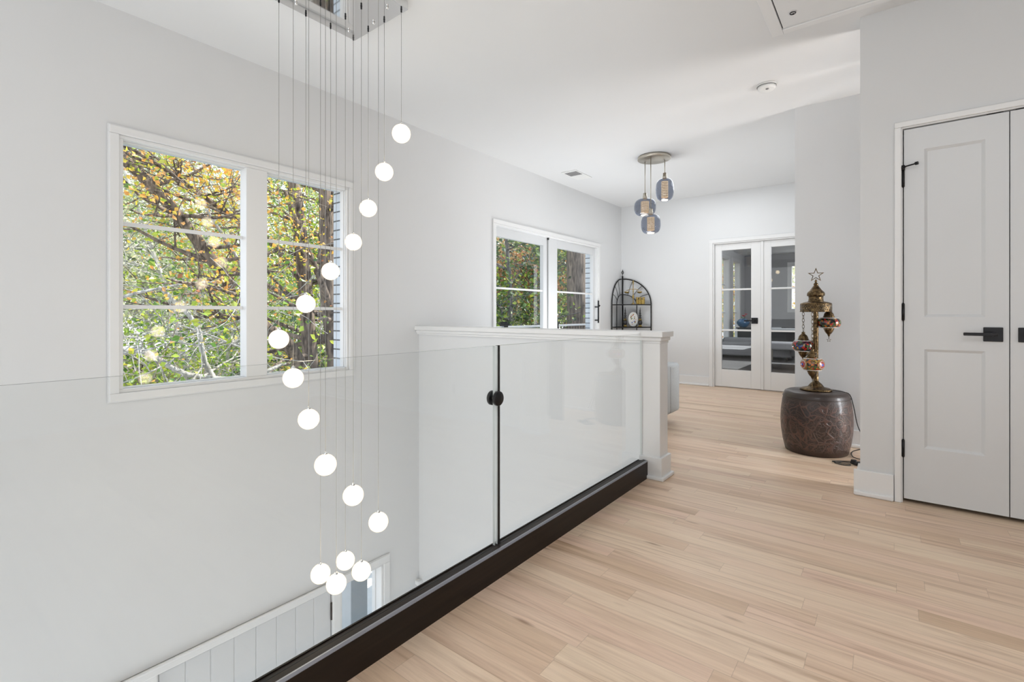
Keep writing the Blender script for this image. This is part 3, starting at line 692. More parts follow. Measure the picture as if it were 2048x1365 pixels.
# ------------------------------------------------------------------ ceiling items
t = thing('smoke_detector', 'round white smoke detector on the ceiling', 'smoke detector', (-.732, 4.03, CEIL))
obj('base_plate', lathe(B(), [(.07, 2.735), (.07, 2.7445)], (-.732, 4.03, 0), 32), 'white_plastic', t)
obj('body', lathe(B(), [(0, 2.703), (.035, 2.704), (.05, 2.709), (.06, 2.718), (.062, 2.733), (0, 2.733)], (-.732, 4.03, 0), 32), 'white_plastic', t)
obj('sensor_slot', lathe(B(), [(.0625, 2.7325), (.066, 2.7325), (.066, 2.7355), (.0625, 2.7355)], (-.732, 4.03, 0), 32, caps=False), 'vent', t)
obj('test_button', lathe(B(), [(0, 2.7), (.010, 2.701), (.012, 2.7045)], (-.722, 4.0, 0), 16), 'vent', t)
t = thing('ceiling_vent', 'rectangular white ceiling vent with grey louvres near the left wall', 'vent', (-3.04, 5.16, CEIL))
bm = B()
box(bm, -3.14, -2.94, 5.00, 5.40, 2.738, 2.7445, .002); obj('frame', bm, 'white_plastic', t)
bm = B()
for k in range(8): box(bm, -3.115+k*.0205, -3.115+k*.0205+.012, 5.04, 5.19, 2.734, 2.739, .001)
obj('louvre_panel', bm, 'vent', t)
t = thing('attic_hatch', 'white attic hatch set flush in the ceiling with a dark seam', 'hatch', (-.1, 2.95, CEIL))
bm = B()
hx0, hx1, hy0, hy1 = -.572, .30, 2.35, 3.325
for (a, b, c_, d) in ((hx0, hx0+.062, hy0, hy1), (hx1-.062, hx1, hy0, hy1), (hx0+.062, hx1-.062, hy1-.05, hy1), (hx0+.062, hx1-.062, hy0, hy0+.05)): box(bm, a, b, c_, d, 2.727, 2.7445, .003)
obj('frame', bm, 'trim', t)
obj('panel', box(B(), hx0+.067, hx1-.066, hy0+.054, hy1-.055, 2.733, 2.7445, .002), 'ceil', t)
obj('seam', box(B(), hx0+.060, hx1-.060, hy0+.048, hy1-.048, 2.7405, 2.7446), 'rubber', t)
bm = B(); tube(bm, [(-.435+.014*math.cos(a), 3.125+.014*math.sin(a), 2.728) for a in [2*PI*k/16 for k in range(17)]], .0025, 6); tube(bm, [(-.435, 3.139, 2.728), (-.435, 3.139, 2.736)], .004, 6)
obj('pull_ring', bm, 'black', t)

# ------------------------------------------------------------------ barrel stool and brass lamp
sx, sy = -.45, 4.335
t = thing('garden_stool', 'brown glazed ceramic barrel stool embossed with vines on the oak floor', 'stool', (sx, sy, 0))
prof = [(0, .0), (.195, .0), (.205, .006), (.222, .08), (.233, .16), (.237, .23), (.234, .30), (.225, .38), (.214, .43), (.206, .448), (.19, .456), (.12, .459), (0, .46)]
obj('body', lathe(B(), prof, (sx, sy, 0), 64), 'stool', t)
obj('rim_ring', lathe(B(), [(.2195, .408), (.2235, .412), (.2195, .417)], (sx, sy, 0), 64, caps=False), 'stool', t)
lx, ly, lz = sx+.0, sy, .46
LM = thing('mosaic_lamp', 'antique brass table lamp with three hanging mosaic lanterns and a star finial', 'lamp', (lx, ly, lz))
c = (lx, ly, 0)
obj('base', lathe(B(), [(0, lz), (.103, lz), (.107, lz+.004), (.106, lz+.010), (.09, lz+.018), (.055, lz+.026), (.048, lz+.036), (.036, lz+.052), (.022, lz+.064), (.018, lz+.07), (0, lz+.07)], c, 40), 'antique', LM)
bm = B(); n = 60                                             # twisted fluted pole
z0, z1 = lz+.06, 1.118
rings = []
for i in range(n+1):
    z = z0+(z1-z0)*i/n; tw = i*.16
    rings.append([bm.verts.new((lx+(.0155+.0025*math.cos(6*(2*PI*k/24)+tw))*math.cos(2*PI*k/24), ly+(.0155+.0025*math.cos(6*(2*PI*k/24)+tw))*math.sin(2*PI*k/24), z)) for k in range(24)])
for a, b in zip(rings, rings[1:]):
    for k in range(24): bm.faces.new((a[k], a[(k+1) % 24], b[(k+1) % 24], b[k])).smooth = True
obj('pole', bm, 'antique', LM)
obj('crown_plate', lathe(B(), [(0, 1.108), (.100, 1.108), (.105, 1.112), (.1, 1.120), (.08, 1.128), (.055, 1.133), (0, 1.135)], c, 40), 'antique', LM)
obj('filigree_skirt', lathe(B(), [(.104, 1.058), (.1045, 1.075), (.1045, 1.095), (.104, 1.110)], c, 48, uv=True, caps=False), 'filigree', LM)
bm = B(); lathe(bm, [(.102, 1.054), (.106, 1.055), (.106, 1.059), (.102, 1.060)], c, 48, caps=False); obj('skirt_rim', bm, 'antique', LM)
obj('drum', lathe(B(), [(.058, 1.130), (.050, 1.138), (.047, 1.160), (.05, 1.172), (.046, 1.174)], c, 36), 'antique', LM)
bm = B(); prof = [(.048, 1.172), (.057, 1.180), (.059, 1.192), (.054, 1.204), (.040, 1.218), (.030, 1.232), (.022, 1.245), (.014, 1.256)]
lathe(bm, prof, c, 36); 
for k in range(10):
    a = 2*PI*k/10; tube(bm, [(lx+.0575*math.cos(a), ly+.0575*math.sin(a), 1.186), (lx+.050*math.cos(a), ly+.050*math.sin(a), 1.186)], .011, 10)
obj('dome', bm, 'antique', LM)
obj('finial', lathe(B(), [(.010, 1.252), (.015, 1.258), (.016, 1.266), (.009, 1.275), (.006, 1.28), (.009, 1.285), (.009, 1.29), (.004, 1.296), (.003, 1.302)], c, 20), 'antique', LM)
def star(bm, cx_, cz, R, r, wid, th, dirx):
    """hollow five point star in the vertical plane along dirx"""
    O = []; I = []
    for k in range(10):
        a = PI/2+k*PI/5; q = R if k % 2 == 0 else r; q2 = (R-wid*1.9) if k % 2 == 0 else (r-wid*.8)
        O.append((q*math.cos(a), q*math.sin(a))); I.append((q2*math.cos(a), q2*math.sin(a)))
    nd = Vector((-dirx.y, dirx.x, 0))
    def P(p, s): return Vector((cx_[0], cx_[1], cz))+dirx*p[0]+Vector((0, 0, p[1]))+nd*s*th
    V_ = {(q, s): [bm.verts.new(P(p, s)) for p in (O if q == 'o' else I)] for q in 'oi' for s in (-.5, .5)}
    for k in range(10):
        l = (k+1) % 10
        for s in (-.5, .5): bm.faces.new((V_['o', s][k], V_['o', s][l], V_['i', s][l], V_['i', s][k]))
        for q in 'oi': bm.faces.new((V_[q, -.5][k], V_[q, -.5][l], V_[q, .5][l], V_[q, .5][k]))
    return bm
dx = Vector((.985, .17, 0)).normalized()
obj('star', star(B(), (lx, ly), 1.334, .056, .0225, .0075, .005, dx), 'antique', LM)
def ring_link(bm, cpos, d, h, w, r):
    pts = [Vector(cpos)+Vector(d)*(w*math.cos(a))+Vector((0, 0, h*math.sin(a))) for a in [2*PI*k/12 for k in range(13)]]
    tube(bm, pts, r, 5, caps=False)
view = Vector((lx, ly, 0)).normalized(); side = Vector((view.y, -view.x, 0))      # towards the doorway and across it
def lantern(lat, dep, zc, hw, hh, mat, medals, star_low, tilt=0.):
    p = Vector((lx, ly, 0))+side*lat+view*dep
    x, y = p.x, p.y; cc = (x, y, 0)
    root = None
    prof = []
    n = 20
    for k in range(n+1):
        a = -PI/2+PI*k/n; prof.append((max(hw*abs(math.cos(a))**.75, .026), zc+hh*math.copysign(abs(math.sin(a))**.9, math.sin(a))))
    g = obj('lantern_globe', lathe(B(), prof, cc, 40), mat, LM)
    zt, zb = zc+hh, zc-hh
    obj('top_cap', lathe(B(), [(.036, zt-.006), (.038, zt+.002), (.034, zt+.006), (.032, zt+.018), (.026, zt+.030), (.014, zt+.040), (.011, zt+.050), (.013, zt+.055), (.004, zt+.060)], cc, 28), 'antique', g)
    bm = lathe(B(), [(.033, zb+.006), (.035, zb), (.032, zb-.006), (.027, zb-.02), (.018, zb-.034), (.010, zb-.042), (.008, zb-.05), (.003, zb-.058), (.0015, zb-.075)], cc, 28); obj('bottom_cap', bm, 'antique', g)
    if star_low: obj('pendant_star', star(B(), (x, y), zb-.085, .017, .007, .003, .003, dx), 'antique', g)
    for zz in (zc+hh*.78, zc-hh*.78):                        # scalloped bead rows at the rims
        rr = hw*abs(math.cos(math.asin(.78**(1/.9))))**.75
        bm = B(); tube(bm, [(x+rr*math.cos(2*PI*k/80), y+rr*math.sin(2*PI*k/80), zz) for k in range(81)], [.003+.0012*(k % 2) for k in range(81)], 6, caps=False)
        obj('bead_row', bm, 'm_white', g)
    for s in medals:
        d = (side*s*.80-view*.60).normalized(); e1 = Vector((-d.y, d.x, 0)); e2 = Vector((0, 0, 1))
        bm = B(); rings_r = [.0, .010, .024, .030, .034, .039]; mats = [0, 1, 2, 3, 3]
        vr = []
        for q in rings_r:
            rg = []
            for k in range(28):
                a = 2*PI*k/28
                h_ = math.cos(a)*q; v_ = math.sin(a)*q*.98
                zz = max(-1, min(1, v_/hh)); rr = hw*max(.05, (1-abs(zz)**2.2))**.42
                ang = h_/hw
                dd = Matrix.Rotation(ang, 3, 'Z') @ d
                rg.append(bm.verts.new(Vector((x, y, zc+v_))+dd*(rr+.0025)))
            vr.append(rg)
        for i in range(len(vr)-1):
            for k in range(28):
                f = bm.faces.new((vr[i][k], vr[i][(k+1) % 28], vr[i+1][(k+1) % 28], vr[i+1][k])); f.smooth = True
                f.material_index = 1 if (i == 2 and k % 2) else mats[i]
        obj('medallion', bm, ['m_blue', 'm_red', 'm_white', 'm_amber'], g)
    # chain up to the crown
    bm = B(); z = zt+.062; top = 1.075; nl = max(1, int(round((top-z)/.026))); hgt = (top-z)/nl
    for k in range(nl):
        d = side if k % 2 else (side*.5+view*.85).normalized()
        ring_link(bm, (x, y, z+(k+.5)*hgt), d, hgt*.62, .0075, .0017)
    obj('chain', bm, 'antique', g)
lantern(.083, .035, .972, .079, .046, 'mosaic_warm', (), True)
lantern(-.083, .045, .792, .080, .050, 'mosaic_dark', (), False)
lantern(-.022, -.085, .664, .078, .054, 'mosaic_amber', (-1, 1), False)
# power cord with inline switch and plug
def bez(pts, n=8):
    P_ = [Vector(p) for p in pts]; out = []
    for i in range(len(P_)-1):
        p0, p1, p2, p3 = P_[max(i-1, 0)], P_[i], P_[i+1], P_[min(i+2, len(P_)-1)]
        for k in range(n):
            u = k/n; out.append(.5*((2*p1)+(-p0+p2)*u+(2*p0-5*p1+4*p2-p3)*u*u+(-p0+3*p1-3*p2+p3)*u**3))
    out.append(P_[-1]); return out
cord = bez([(lx+.10, ly+.01, lz+.006), (lx+.17, ly-.01, lz+.004), (lx+.213, ly-.015, .447), (lx+.236, ly-.01, .36), (lx+.262, ly-.01, .22), (lx+.31, ly+.02, .12), (lx+.35, ly+.08, .07), (lx+.27, ly+.12, .03), (lx+.22, ly+.10, .006),
            (lx+.235, ly-.05, .006), (lx+.29, ly-.10, .006), (lx+.285, ly-.17, .008), (lx+.25, ly-.20, .012), (lx+.21, ly-.20, .006), (lx+.165, ly-.225, .006), (lx+.125, ly-.265, .006), (lx+.165, ly-.275, .006), (lx+.225, ly-.27, .006), (lx+.228, ly-.30, .006), (lx+.185, ly-.315, .006),(lx+.14, ly-.29, .006),(lx+.19, ly-.255, .010),(lx+.235, ly-.25, .010)])
cd = obj('power_cord', tube(B(), cord, .0032, 6), 'rubber', LM)
bm = box(B(), lx+.228, lx+.262, ly-.215, ly-.180, .002, .022, .005); obj('inline_switch', bm, 'rubber', cd)
bm = B(); tube(bm, [(lx+.228, ly-.252, .012), (lx+.25, ly-.255, .013), (lx+.285, ly-.265, .014)], [.006, .011, .014], 10); obj('plug', bm, 'rubber', cd)

# ------------------------------------------------------------------ corner etagere and its ornaments
ex, ey = -3.375, 7.205
t = thing('corner_shelf', 'black wrought iron corner shelf with a fan arch standing behind the half wall', 'shelf', (ex, ey, 0))
LY, RX = 6.862, -2.908      # front legs: left one on the side wall, right one on the end wall
XW, YW = -3.392, 7.215
bm = B(); tube(bm, [(ex, ey, 0), (ex, ey, 1.64)], .0125, 8); obj('corner_post', bm, 'iron', t)
bm = B(); tube(bm, [(ex, ey, 1.64), (ex, ey, 1.665)], .004, 6)
for k in range(5):
    a = PI*k/5; tube(bm, [(ex+.018*math.sin(PI*u/10)*math.cos(a), ey+.018*math.sin(PI*u/10)*math.sin(a), 1.665+.062*u/10) for u in range(11)], .0018, 5)
    a += PI; tube(bm, [(ex+.018*math.sin(PI*u/10)*math.cos(a), ey+.018*math.sin(PI*u/10)*math.sin(a), 1.665+.062*u/10) for u in range(11)], .0018, 5)
lathe(bm, [(0, 1.724), (.006, 1.728), (.006, 1.736), (0, 1.742)], (ex, ey, 0), 10); obj('finial', bm, 'iron', t)
def pos(s, u, z):             # u = distance from the corner as share of the leg distance; s='L' side wall, 'R' end wall
    return (XW, ey+(LY-ey)*u, z) if s == 'L' else (ex+(RX-ex)*u, YW, z)
ZS = 1.18
for s in 'LR':
    bm = B(); arch = [pos(s, math.sin(PI/2*k/14), ZS+(1.592-ZS)*math.cos(PI/2*k/14)) for k in range(15)]
    tube(bm, [pos(s, 1, 0)]+[pos(s, 1, ZS*.98)]+arch[::-1], .0095, 8); obj('arch_leg', bm, 'iron', t)
    bm = B(); ui, zi = .50, 1.345
    inner = [pos(s, ui*math.sin(PI/2*k/12), ZS+(zi-ZS)*math.cos(PI/2*k/12)) for k in range(13)]
    tube(bm, [pos(s, ui, 0), pos(s, ui, ZS*.98)]+inner[::-1], .006, 8); obj('inner_arch', bm, 'iron', t)
    for ang in (22, 45, 68):
        a = math.radians(ang); bm = B()
        p0 = Vector(pos(s, ui*math.sin(a*.95), ZS+(zi-ZS)*math.cos(a*.95))); p1 = Vector(pos(s, math.sin(a*.98), ZS+(1.592-ZS)*math.cos(a*.98)))
        md = (p0+p1)/2+Vector((0, 0, .018)); tube(bm, bez([p0, md, p1], 5), .0042, 6); obj('spoke', bm, 'iron', t)
def quarter(bm, z, th, r=.0):
    pts = [(XW, YW)]
    for k in range(13):
        a = PI/2*k/12; pts.append((ex+(RX-ex)*math.cos(a), ey+(LY-ey)*math.sin(a)))
    prism(bm, pts, 'Z', z-th, z)
    return [(p[0], p[1], z-th/2) for p in pts[1:]]
for z in (.40, .835, ZS):
    bm = B(); pts = quarter(bm, z, .004); shf = obj('shelf_plate', bm, 'iron', t)
    bm = B(); tube(bm, pts, .0085, 8); tube(bm, [pos('L', 0, z), pos('L', 1, z)], .005, 6); tube(bm, [pos('R', 0, z), pos('R', 1, z)], .005, 6); obj('shelf_rail', bm, 'iron', shf)
# lattice pagoda pair, plate, brass candelabrum, brass fort
def pagoda(label, x, y):
    z = .8395
    r = thing('pagoda_figurine', label, 'figurine', (x, y, z), group='pagodas on the lower shelf of the corner shelf')
    obj('stand', lathe(B(), [(0, z), (.033, z), (.034, z+.008), (.022, z+.018), (.018, z+.028)], (x, y, 0), 8, smooth=False), 'gold', r)
    obj('belly', lathe(B(), [(.012, z+.026), (.027, z+.040), (.033, z+.06), (.031, z+.085), (.020, z+.10)], (x, y, 0), 20), 'dark', r)
    bm = B(); lathe(bm, [(.026, z+.098), (.030, z+.104), (.018, z+.118), (.014, z+.125)], (x, y, 0), 8, smooth=False); obj('collar', bm, 'gold', r)
    bm = B(); q = z+.122
    for k, w in enumerate((.021, .018, .014, .010)):
        lathe(bm, [(w*.6, q), (w, q+.008), (w, q+.018), (w*.55, q+.030), (w*.5, q+.036)], (x, y, 0), 14); q += .036
    lathe(bm, [(.006, q), (.004, q+.02), (.0005, q+.042)], (x, y, 0), 8); obj('tower', bm, 'dark', r)
    return r
pagoda('dark little pagoda left of the flowered plate on the iron shelf', -3.235, 7.00)
pagoda('dark little pagoda right of the flowered plate on the iron shelf', -3.045, 7.12)
px_, py_ = -3.145, 7.09
d = Vector((.80, .60, 0)); nrm = Vector((.60, -.80, 0))
r = thing('decorative_plate', 'oval white plate painted with flowers propped on the iron shelf', 'plate', (px_, py_, .8395))
def oval(bm, rx, rz, thick, off_, mi=0, n=36, cz=.955):
    ft = [bm.verts.new(Vector((px_, py_, cz))+d*(rx*math.copysign(abs(math.cos(2*PI*k/n))**.85, math.cos(2*PI*k/n)))+Vector((0, 0, rz*math.sin(2*PI*k/n)))+nrm*off_) for k in range(n)]
    bk = [bm.verts.new(v.co-nrm*thick) for v in ft]
    bm.faces.new(ft).material_index = mi; bm.faces.new(bk[::-1]).material_index = mi
    for k in range(n): bm.faces.new((ft[k], bk[k], bk[(k+1) % n], ft[(k+1) % n])).material_index = mi
    return bm
obj('dish', oval(B(), .073, .112, .01, .0), 'china', r)
obj('painted_centre', oval(B(), .046, .082, .002, .0015), 'plate_art', r)
bm = B()
for s in (-1, 1): tube(bm, [Vector((px_, py_, .8425))+d*s*.05+nrm*.03, Vector((px_, py_, .8425))+d*s*.05-nrm*.04, Vector((px_, py_, .93))+d*s*.03-nrm*.02], .0035, 6)
obj('easel', bm, 'gold', r)
cx_, cy_ = -3.14, 7.08; zc = ZS+.006
r = thing('balance_scale', 'brass balance scale ornament with two hanging pans on the upper iron shelf', 'ornament', (cx_, cy_, zc))
obj('stem', lathe(B(), [(.032, zc), (.034, zc+.006), (.012, zc+.015), (.006, zc+.04), (.006, zc+.08), (.014, zc+.10), (.014, zc+.13), (.006, zc+.15), (.005, zc+.19), (.010, zc+.20), (.006, zc+.21), (.005, zc+.31), (.020, zc+.316), (.006, zc+.322), (.012, zc+.345), (.005, zc+.37)], (cx_, cy_, 0), 16), 'gold', r)
beam = obj('beam', tube(B(), bez([(cx_-.080, cy_-.05, zc+.213), (cx_-.03, cy_-.02, zc+.235), (cx_, cy_, zc+.228), (cx_+.03, cy_+.02, zc+.235), (cx_+.075, cy_+.045, zc+.213)], 5), .0045, 6), 'gold', r)
for s in (-1, 1):
    qx, qy = cx_+s*.082, cy_+s*.05
    bm = lathe(B(), [(.0, zc+.168), (.025, zc+.172), (.038, zc+.186), (.040, zc+.196), (.038, zc+.196)], (qx, qy, 0), 20)
    for k in range(3):
        a = 2*PI*k/3; tube(bm, [(qx+.038*math.cos(a), qy+.038*math.sin(a), zc+.195), (qx, qy, zc+.222)], .0012, 4)
    obj('pan', bm, 'gold', r)
fx, fy_ = -3.03, 7.125; zc = ZS+.006
r = thing('brass_fort', 'small brass fortress ornament with battlements on the upper iron shelf', 'ornament', (fx, fy_, zc))
bm = B(); box(bm, fx-.05, fx+.05, fy_-.03, fy_+.03, zc, zc+.075, .004); obj('keep', bm, 'gold', r)
for sx_ in (-.05, 0, .05):
    bm = B(); lathe(bm, [(.019, zc), (.017, zc+.08), (.020, zc+.083), (.020, zc+.098), (.014, zc+.098)], (fx+sx_, fy_-.028, 0), 10, smooth=False)
    for k in range(5):
        a = 2*PI*k/5; box(bm, fx+sx_+.016*math.cos(a)-.004, fx+sx_+.016*math.cos(a)+.004, fy_-.028+.016*math.sin(a)-.004, fy_-.028+.016*math.sin(a)+.004, zc+.096, zc+.108)
    obj('turret', bm, 'gold', r)

# ------------------------------------------------------------------ sofa behind the half wall
t = thing('sofa', 'pale grey upholstered sofa with its arm showing past the newel post', 'sofa', (-2.4, 4.2, 0))
x1, x0 = -1.615, -3.15
obj('arm', box(B(), x1-.20, x1, 3.80, 4.735, .10, .57, .035, seg=4), 'sofa', t)
obj('arm', box(B(), x0, x0+.20, 3.80, 4.735, .10, .57, .035, seg=4), 'sofa', t)
obj('base', box(B(), x0+.2, x1-.2, 3.80, 4.70, .12, .30, .02), 'sofa', t)
obj('backrest', box(B(), x0+.02, x1-.02, 3.62, 3.86, .12, .80, .04, seg=4), 'sofa', t)
for k in range(2):
    w = (x1-x0-.42)/2; obj('seat_cushion', box(B(), x0+.21+k*w, x0+.2+(k+1)*w, 3.86, 4.72, .30, .43, .035, seg=4), 'sofa', t)
for (a, b) in ((x1-.1, 3.75), (x1-.1, 4.6), (x0+.1, 3.75), (x0+.1, 4.6)): obj('leg', tube(B(), [(a, b, 0), (a, b, .13)], [.014, .022], 10), 'dark', t)
bm = B()
for yy in (4.47,): tube(bm, [(x1+.001, yy, .12), (x1+.001, yy, .545)], .0025, 5)
obj('arm_seam', bm, 'sofa_dark', t)

# ------------------------------------------------------------------ the office beyond the french doors
for k, h in enumerate(OW):
    win(f'window_{3+k}', ('tall white office window seen at the left of the glazed door', 'tall white office window further from the glazed door')[k], h, [], [1.07, 1.81], XL-.105, casing=.07)
win('window_5', 'white framed window in the end wall of the office', OB, [], [1.78], YO+.07, casing=.08, plane='Y', face=YO, s=-1)
t = thing('office_sofa', 'grey sofa under the office windows', 'sofa', (-2.9, 12.7, 0))
obj('base', box(B(), -3.35, -1.75, 12.35, 13.1, .05, .24, .03), 'sofa_dark', t)
obj('backrest', box(B(), -3.35, -1.75, 12.95, 13.2, .1, .45, .05, seg=3), 'sofa_dark', t)
for k in range(2): obj('seat_cushion', box(B(), -3.33+k*.79, -2.56+k*.79, 12.33, 12.98, .23, .35, .04, seg=3), 'sofa_dark', t)
for a, b in ((-3.28, 12.42), (-1.82, 12.42), (-3.28, 13.05), (-1.82, 13.05)): obj('leg', tube(B(), [(a, b, 0), (a, b, .07)], .02, 8), 'dark', t)
tag(obj('rug', box(B(), -3.2, -2.25, 9.7, 11.4, 0, .012, .003), 'rug'), 'pale rug on the dark office floor', 'rug')
t = thing('sideboard', 'dark sideboard under the blue vase in the office', 'sideboard', (-2.65, 13.65, 0))
obj('carcass', box(B(), -3.12, -2.12, 13.45, 13.85, .22, .66, .006), 'dark', t)
obj('top', box(B(), -3.15, -2.09, 13.43, 13.87, .66, .69, .005), 'dark', t)
for a in (-3.05, -2.19):
    for b in (13.5, 13.8): obj('leg', tube(B(), [(a, b, 0), (a, b, .23)], .02, 8), 'dark', t)
for k in range(2): obj('door', box(B(), -3.10+k*.49, -2.63+k*.49, 13.435, 13.452, .25, .63, .003), 'dark', t)
vx, vy, vz = -3.02, 13.62, .69
t = thing('flower_vase', 'round blue glazed vase with red flowers seen through the glazed door', 'vase', (vx, vy, vz))
obj('bowl', lathe(B(), [(0, vz), (.07, vz), (.11, vz+.03), (.155, vz+.10), (.155, vz+.15), (.11, vz+.20), (.07, vz+.215), (.075, vz+.23)], (vx, vy, 0), 28), 'steel_blue', t)
rg = random.Random(4); bm = B()
for k in range(7):
    a = rg.uniform(0, 2*PI); rr = rg.uniform(.02, .10); c0 = Vector((vx+rr*math.cos(a), vy+rr*math.sin(a), vz+.28+rg.uniform(-.03, .06)))
    for q in range(6):
        b_ = 2*PI*q/6; e = c0+Vector((.05*math.cos(b_), .05*math.sin(b_), .015)); e1 = c0+Vector((.035*math.cos(b_+.45), .035*math.sin(b_+.45), .03)); e2 = c0+Vector((.035*math.cos(b_-.45), .035*math.sin(b_-.45), .03))
        bm.faces.new([bm.verts.new(v) for v in (c0, e1, e, e2)])
obj('blossoms', bm, 'petal', t, recalc=False)
bm = B()
for k in range(7):
    a = 2*PI*k/7; tube(bm, [(vx, vy, vz+.15), (vx+.05*math.cos(a), vy+.05*math.sin(a), vz+.28)], .004, 5)
obj('stems', bm, 'leafgreen', t)
t = thing('desk', 'grey desk with a glass edge across the office behind the right door leaf', 'desk', (-1.5, 11.8, 0))
obj('top', box(B(), -2.15, -.75, 11.5, 12.2, .70, .735, .004), 'sofa', t)
obj('modesty_panel', box(B(), -2.1, -.8, 12.1, 12.13, .25, .70, .003), 'dark', t)
for a, b in ((-2.1, 11.55), (-.8, 11.55), (-2.1, 12.15), (-.8, 12.15)): obj('leg', box(B(), a-.02, a+.02, b-.02, b+.02, 0, .70, .003), 'nickel', t)
tag(obj('tablet', box(B(), -1.85, -1.58, 11.75, 11.95, .735, .755, .004), 'dark'), 'flat dark tablet lying on the grey office desk', 'tablet')
t = thing('office_bench', 'grey cushioned bench with a white rail in front of the desk', 'bench', (-1.6, 10.3, 0))
obj('cushion', box(B(), -1.9, -1.12, 10.25, 10.75, .36, .50, .03, seg=3), 'sofa_dark', t)
obj('rail', box(B(), -1.92, -1.10, 10.22, 10.25, .10, .125, .003), 'white_plastic', t)
for a in (-1.9, -1.12):
    for b in (10.24, 10.74): obj('leg', box(B(), a-.015, a+.015, b-.015, b+.015, 0, .37, .002), 'nickel', t)

# ------------------------------------------------------------------ outside
struct('ground', box(B(), -70, XL-TH-.07, -30, 70, -3.6, -3.35), 'ground', 'leaf covered ground of the wood outside', 'ground')
struct('path', box(B(), -9.5, XL-TH-.07, 1.0, 5.2, -3.34, -3.2), 'concrete', 'bright paved walk outside the front door', 'path')
t = thing('porch_column', 'square grey porch column outside the sidelight window', 'column', (-4.45, 3.07, -3.2))
obj('shaft', box(B(), -4.56, -4.36, 2.92, 3.12, -3.0, -.9, .006), 'column', t)
obj('plinth', box(B(), -4.60, -4.32, 2.88, 3.16, -3.2, -2.28, .008), 'trim', t)
t = thing('balcony_railing', 'dark balcony rail and posts outside the sliding door', 'railing', (-5.0, 6.5, -.1))
for yy in (4.6, 6.21, 7.75): 
    p_ = obj('post', box(B(), -5.05, -4.95, yy-.05, yy+.05, -.12, .86, .004), 'black', t)
    bm = B(); prism(bm, [(-5.065, yy-.065), (-4.935, yy-.065), (-4.935, yy+.065), (-5.065, yy+.065)], 'Z', .86, .885); prism(bm, [(-5.04, yy-.04), (-4.96, yy-.04), (-4.96, yy+.04), (-5.04, yy+.04)], 'Z', .885, .91); obj('post_cap', bm, 'black', p_)
obj('top_rail', box(B(), -5.04, -4.96, 4.6, 9.4, .80, .835, .004), plain('grey_rail', (.45, .47, .5), .4, var=.05), t)
bm = B()
for k in range(44): tube(bm, [(-5, 4.72+k*.105, -.05), (-5, 4.72+k*.105, .80)], .008, 6)
obj('balusters', bm, 'black', t)['kind'] = 'stuff'
struct('balcony_floor', box(B(), -5.1, XL-TH-.06, 4.0, 9.5, -.25, -.12), 'concrete', 'balcony floor outside the sliding door', 'floor')

def mesh_obj(name, verts, faces, mat, parent):
    off = worldloc(parent) if parent else Vector((0, 0, 0))
    me = bpy.data.meshes.new(name); me.from_pydata([tuple(Vector(v)-off) for v in verts], [], faces); me.update()
    me.materials.append(M[mat]); o = bpy.data.objects.new(name, me); C.objects.link(o); o.parent = parent; return o
def leaf_quads(pts, size, rng, drop=.3):
    vs, fs = [], []
    for p in pts:
        s = size*rng.uniform(.6, 1.35)
        a = rng.uniform(0, 2*PI); tl = rng.uniform(-1.0, .35)
        d_ = Vector((math.cos(a)*math.cos(tl), math.sin(a)*math.cos(tl), math.sin(tl)-drop*.3)).normalized()
        n_ = Vector((rng.gauss(0, 1), rng.gauss(0, 1), rng.gauss(0, 1))); w = d_.cross(n_)
        if w.length < 1e-4: continue
        w.normalize(); b = len(vs); p = Vector(p)
        fold = d_.cross(w)*(s*.12)
        vs += [p, p+d_*s*.42+w*s*.36+fold, p+d_*s, p+d_*s*.42-w*s*.36+fold]
        fs.append((b, b+1, b+2, b+3))
    return vs, fs
def branch_paths(rng, root, d0, length, r0, depth, out, tips, spread=.55, up=.12):
    n = 6; p = Vector(root); d_ = Vector(d0).normalized(); pts = [p.copy()]; rs = [r0]
    for i in range(n):
        d_ = (d_+Vector((rng.gauss(0, .13), rng.gauss(0, .13), rng.gauss(0, .10)+up*.25))).normalized()
        p = p+d_*(length/n); pts.append(p.copy()); rs.append(r0*(1-.72*(i+1)/n))
    out.append((pts, rs))
    if depth == 0:
        tips += pts[2:]; return
    if depth <= 1: tips += pts[3:]
    for k in range(4 if depth > 1 else 4):
        i = rng.randint(2, n); b = pts[i]
        u, w = frame_at(d_); a = rng.uniform(0, 2*PI)
        nd = (d_*(1-spread)+(u*math.cos(a)+w*math.sin(a))*spread+Vector((0, 0, up))).normalized()
        branch_paths(rng, b, nd, length*rng.uniform(.5, .72), rs[i]*.62, depth-1, out, tips, spread, up)
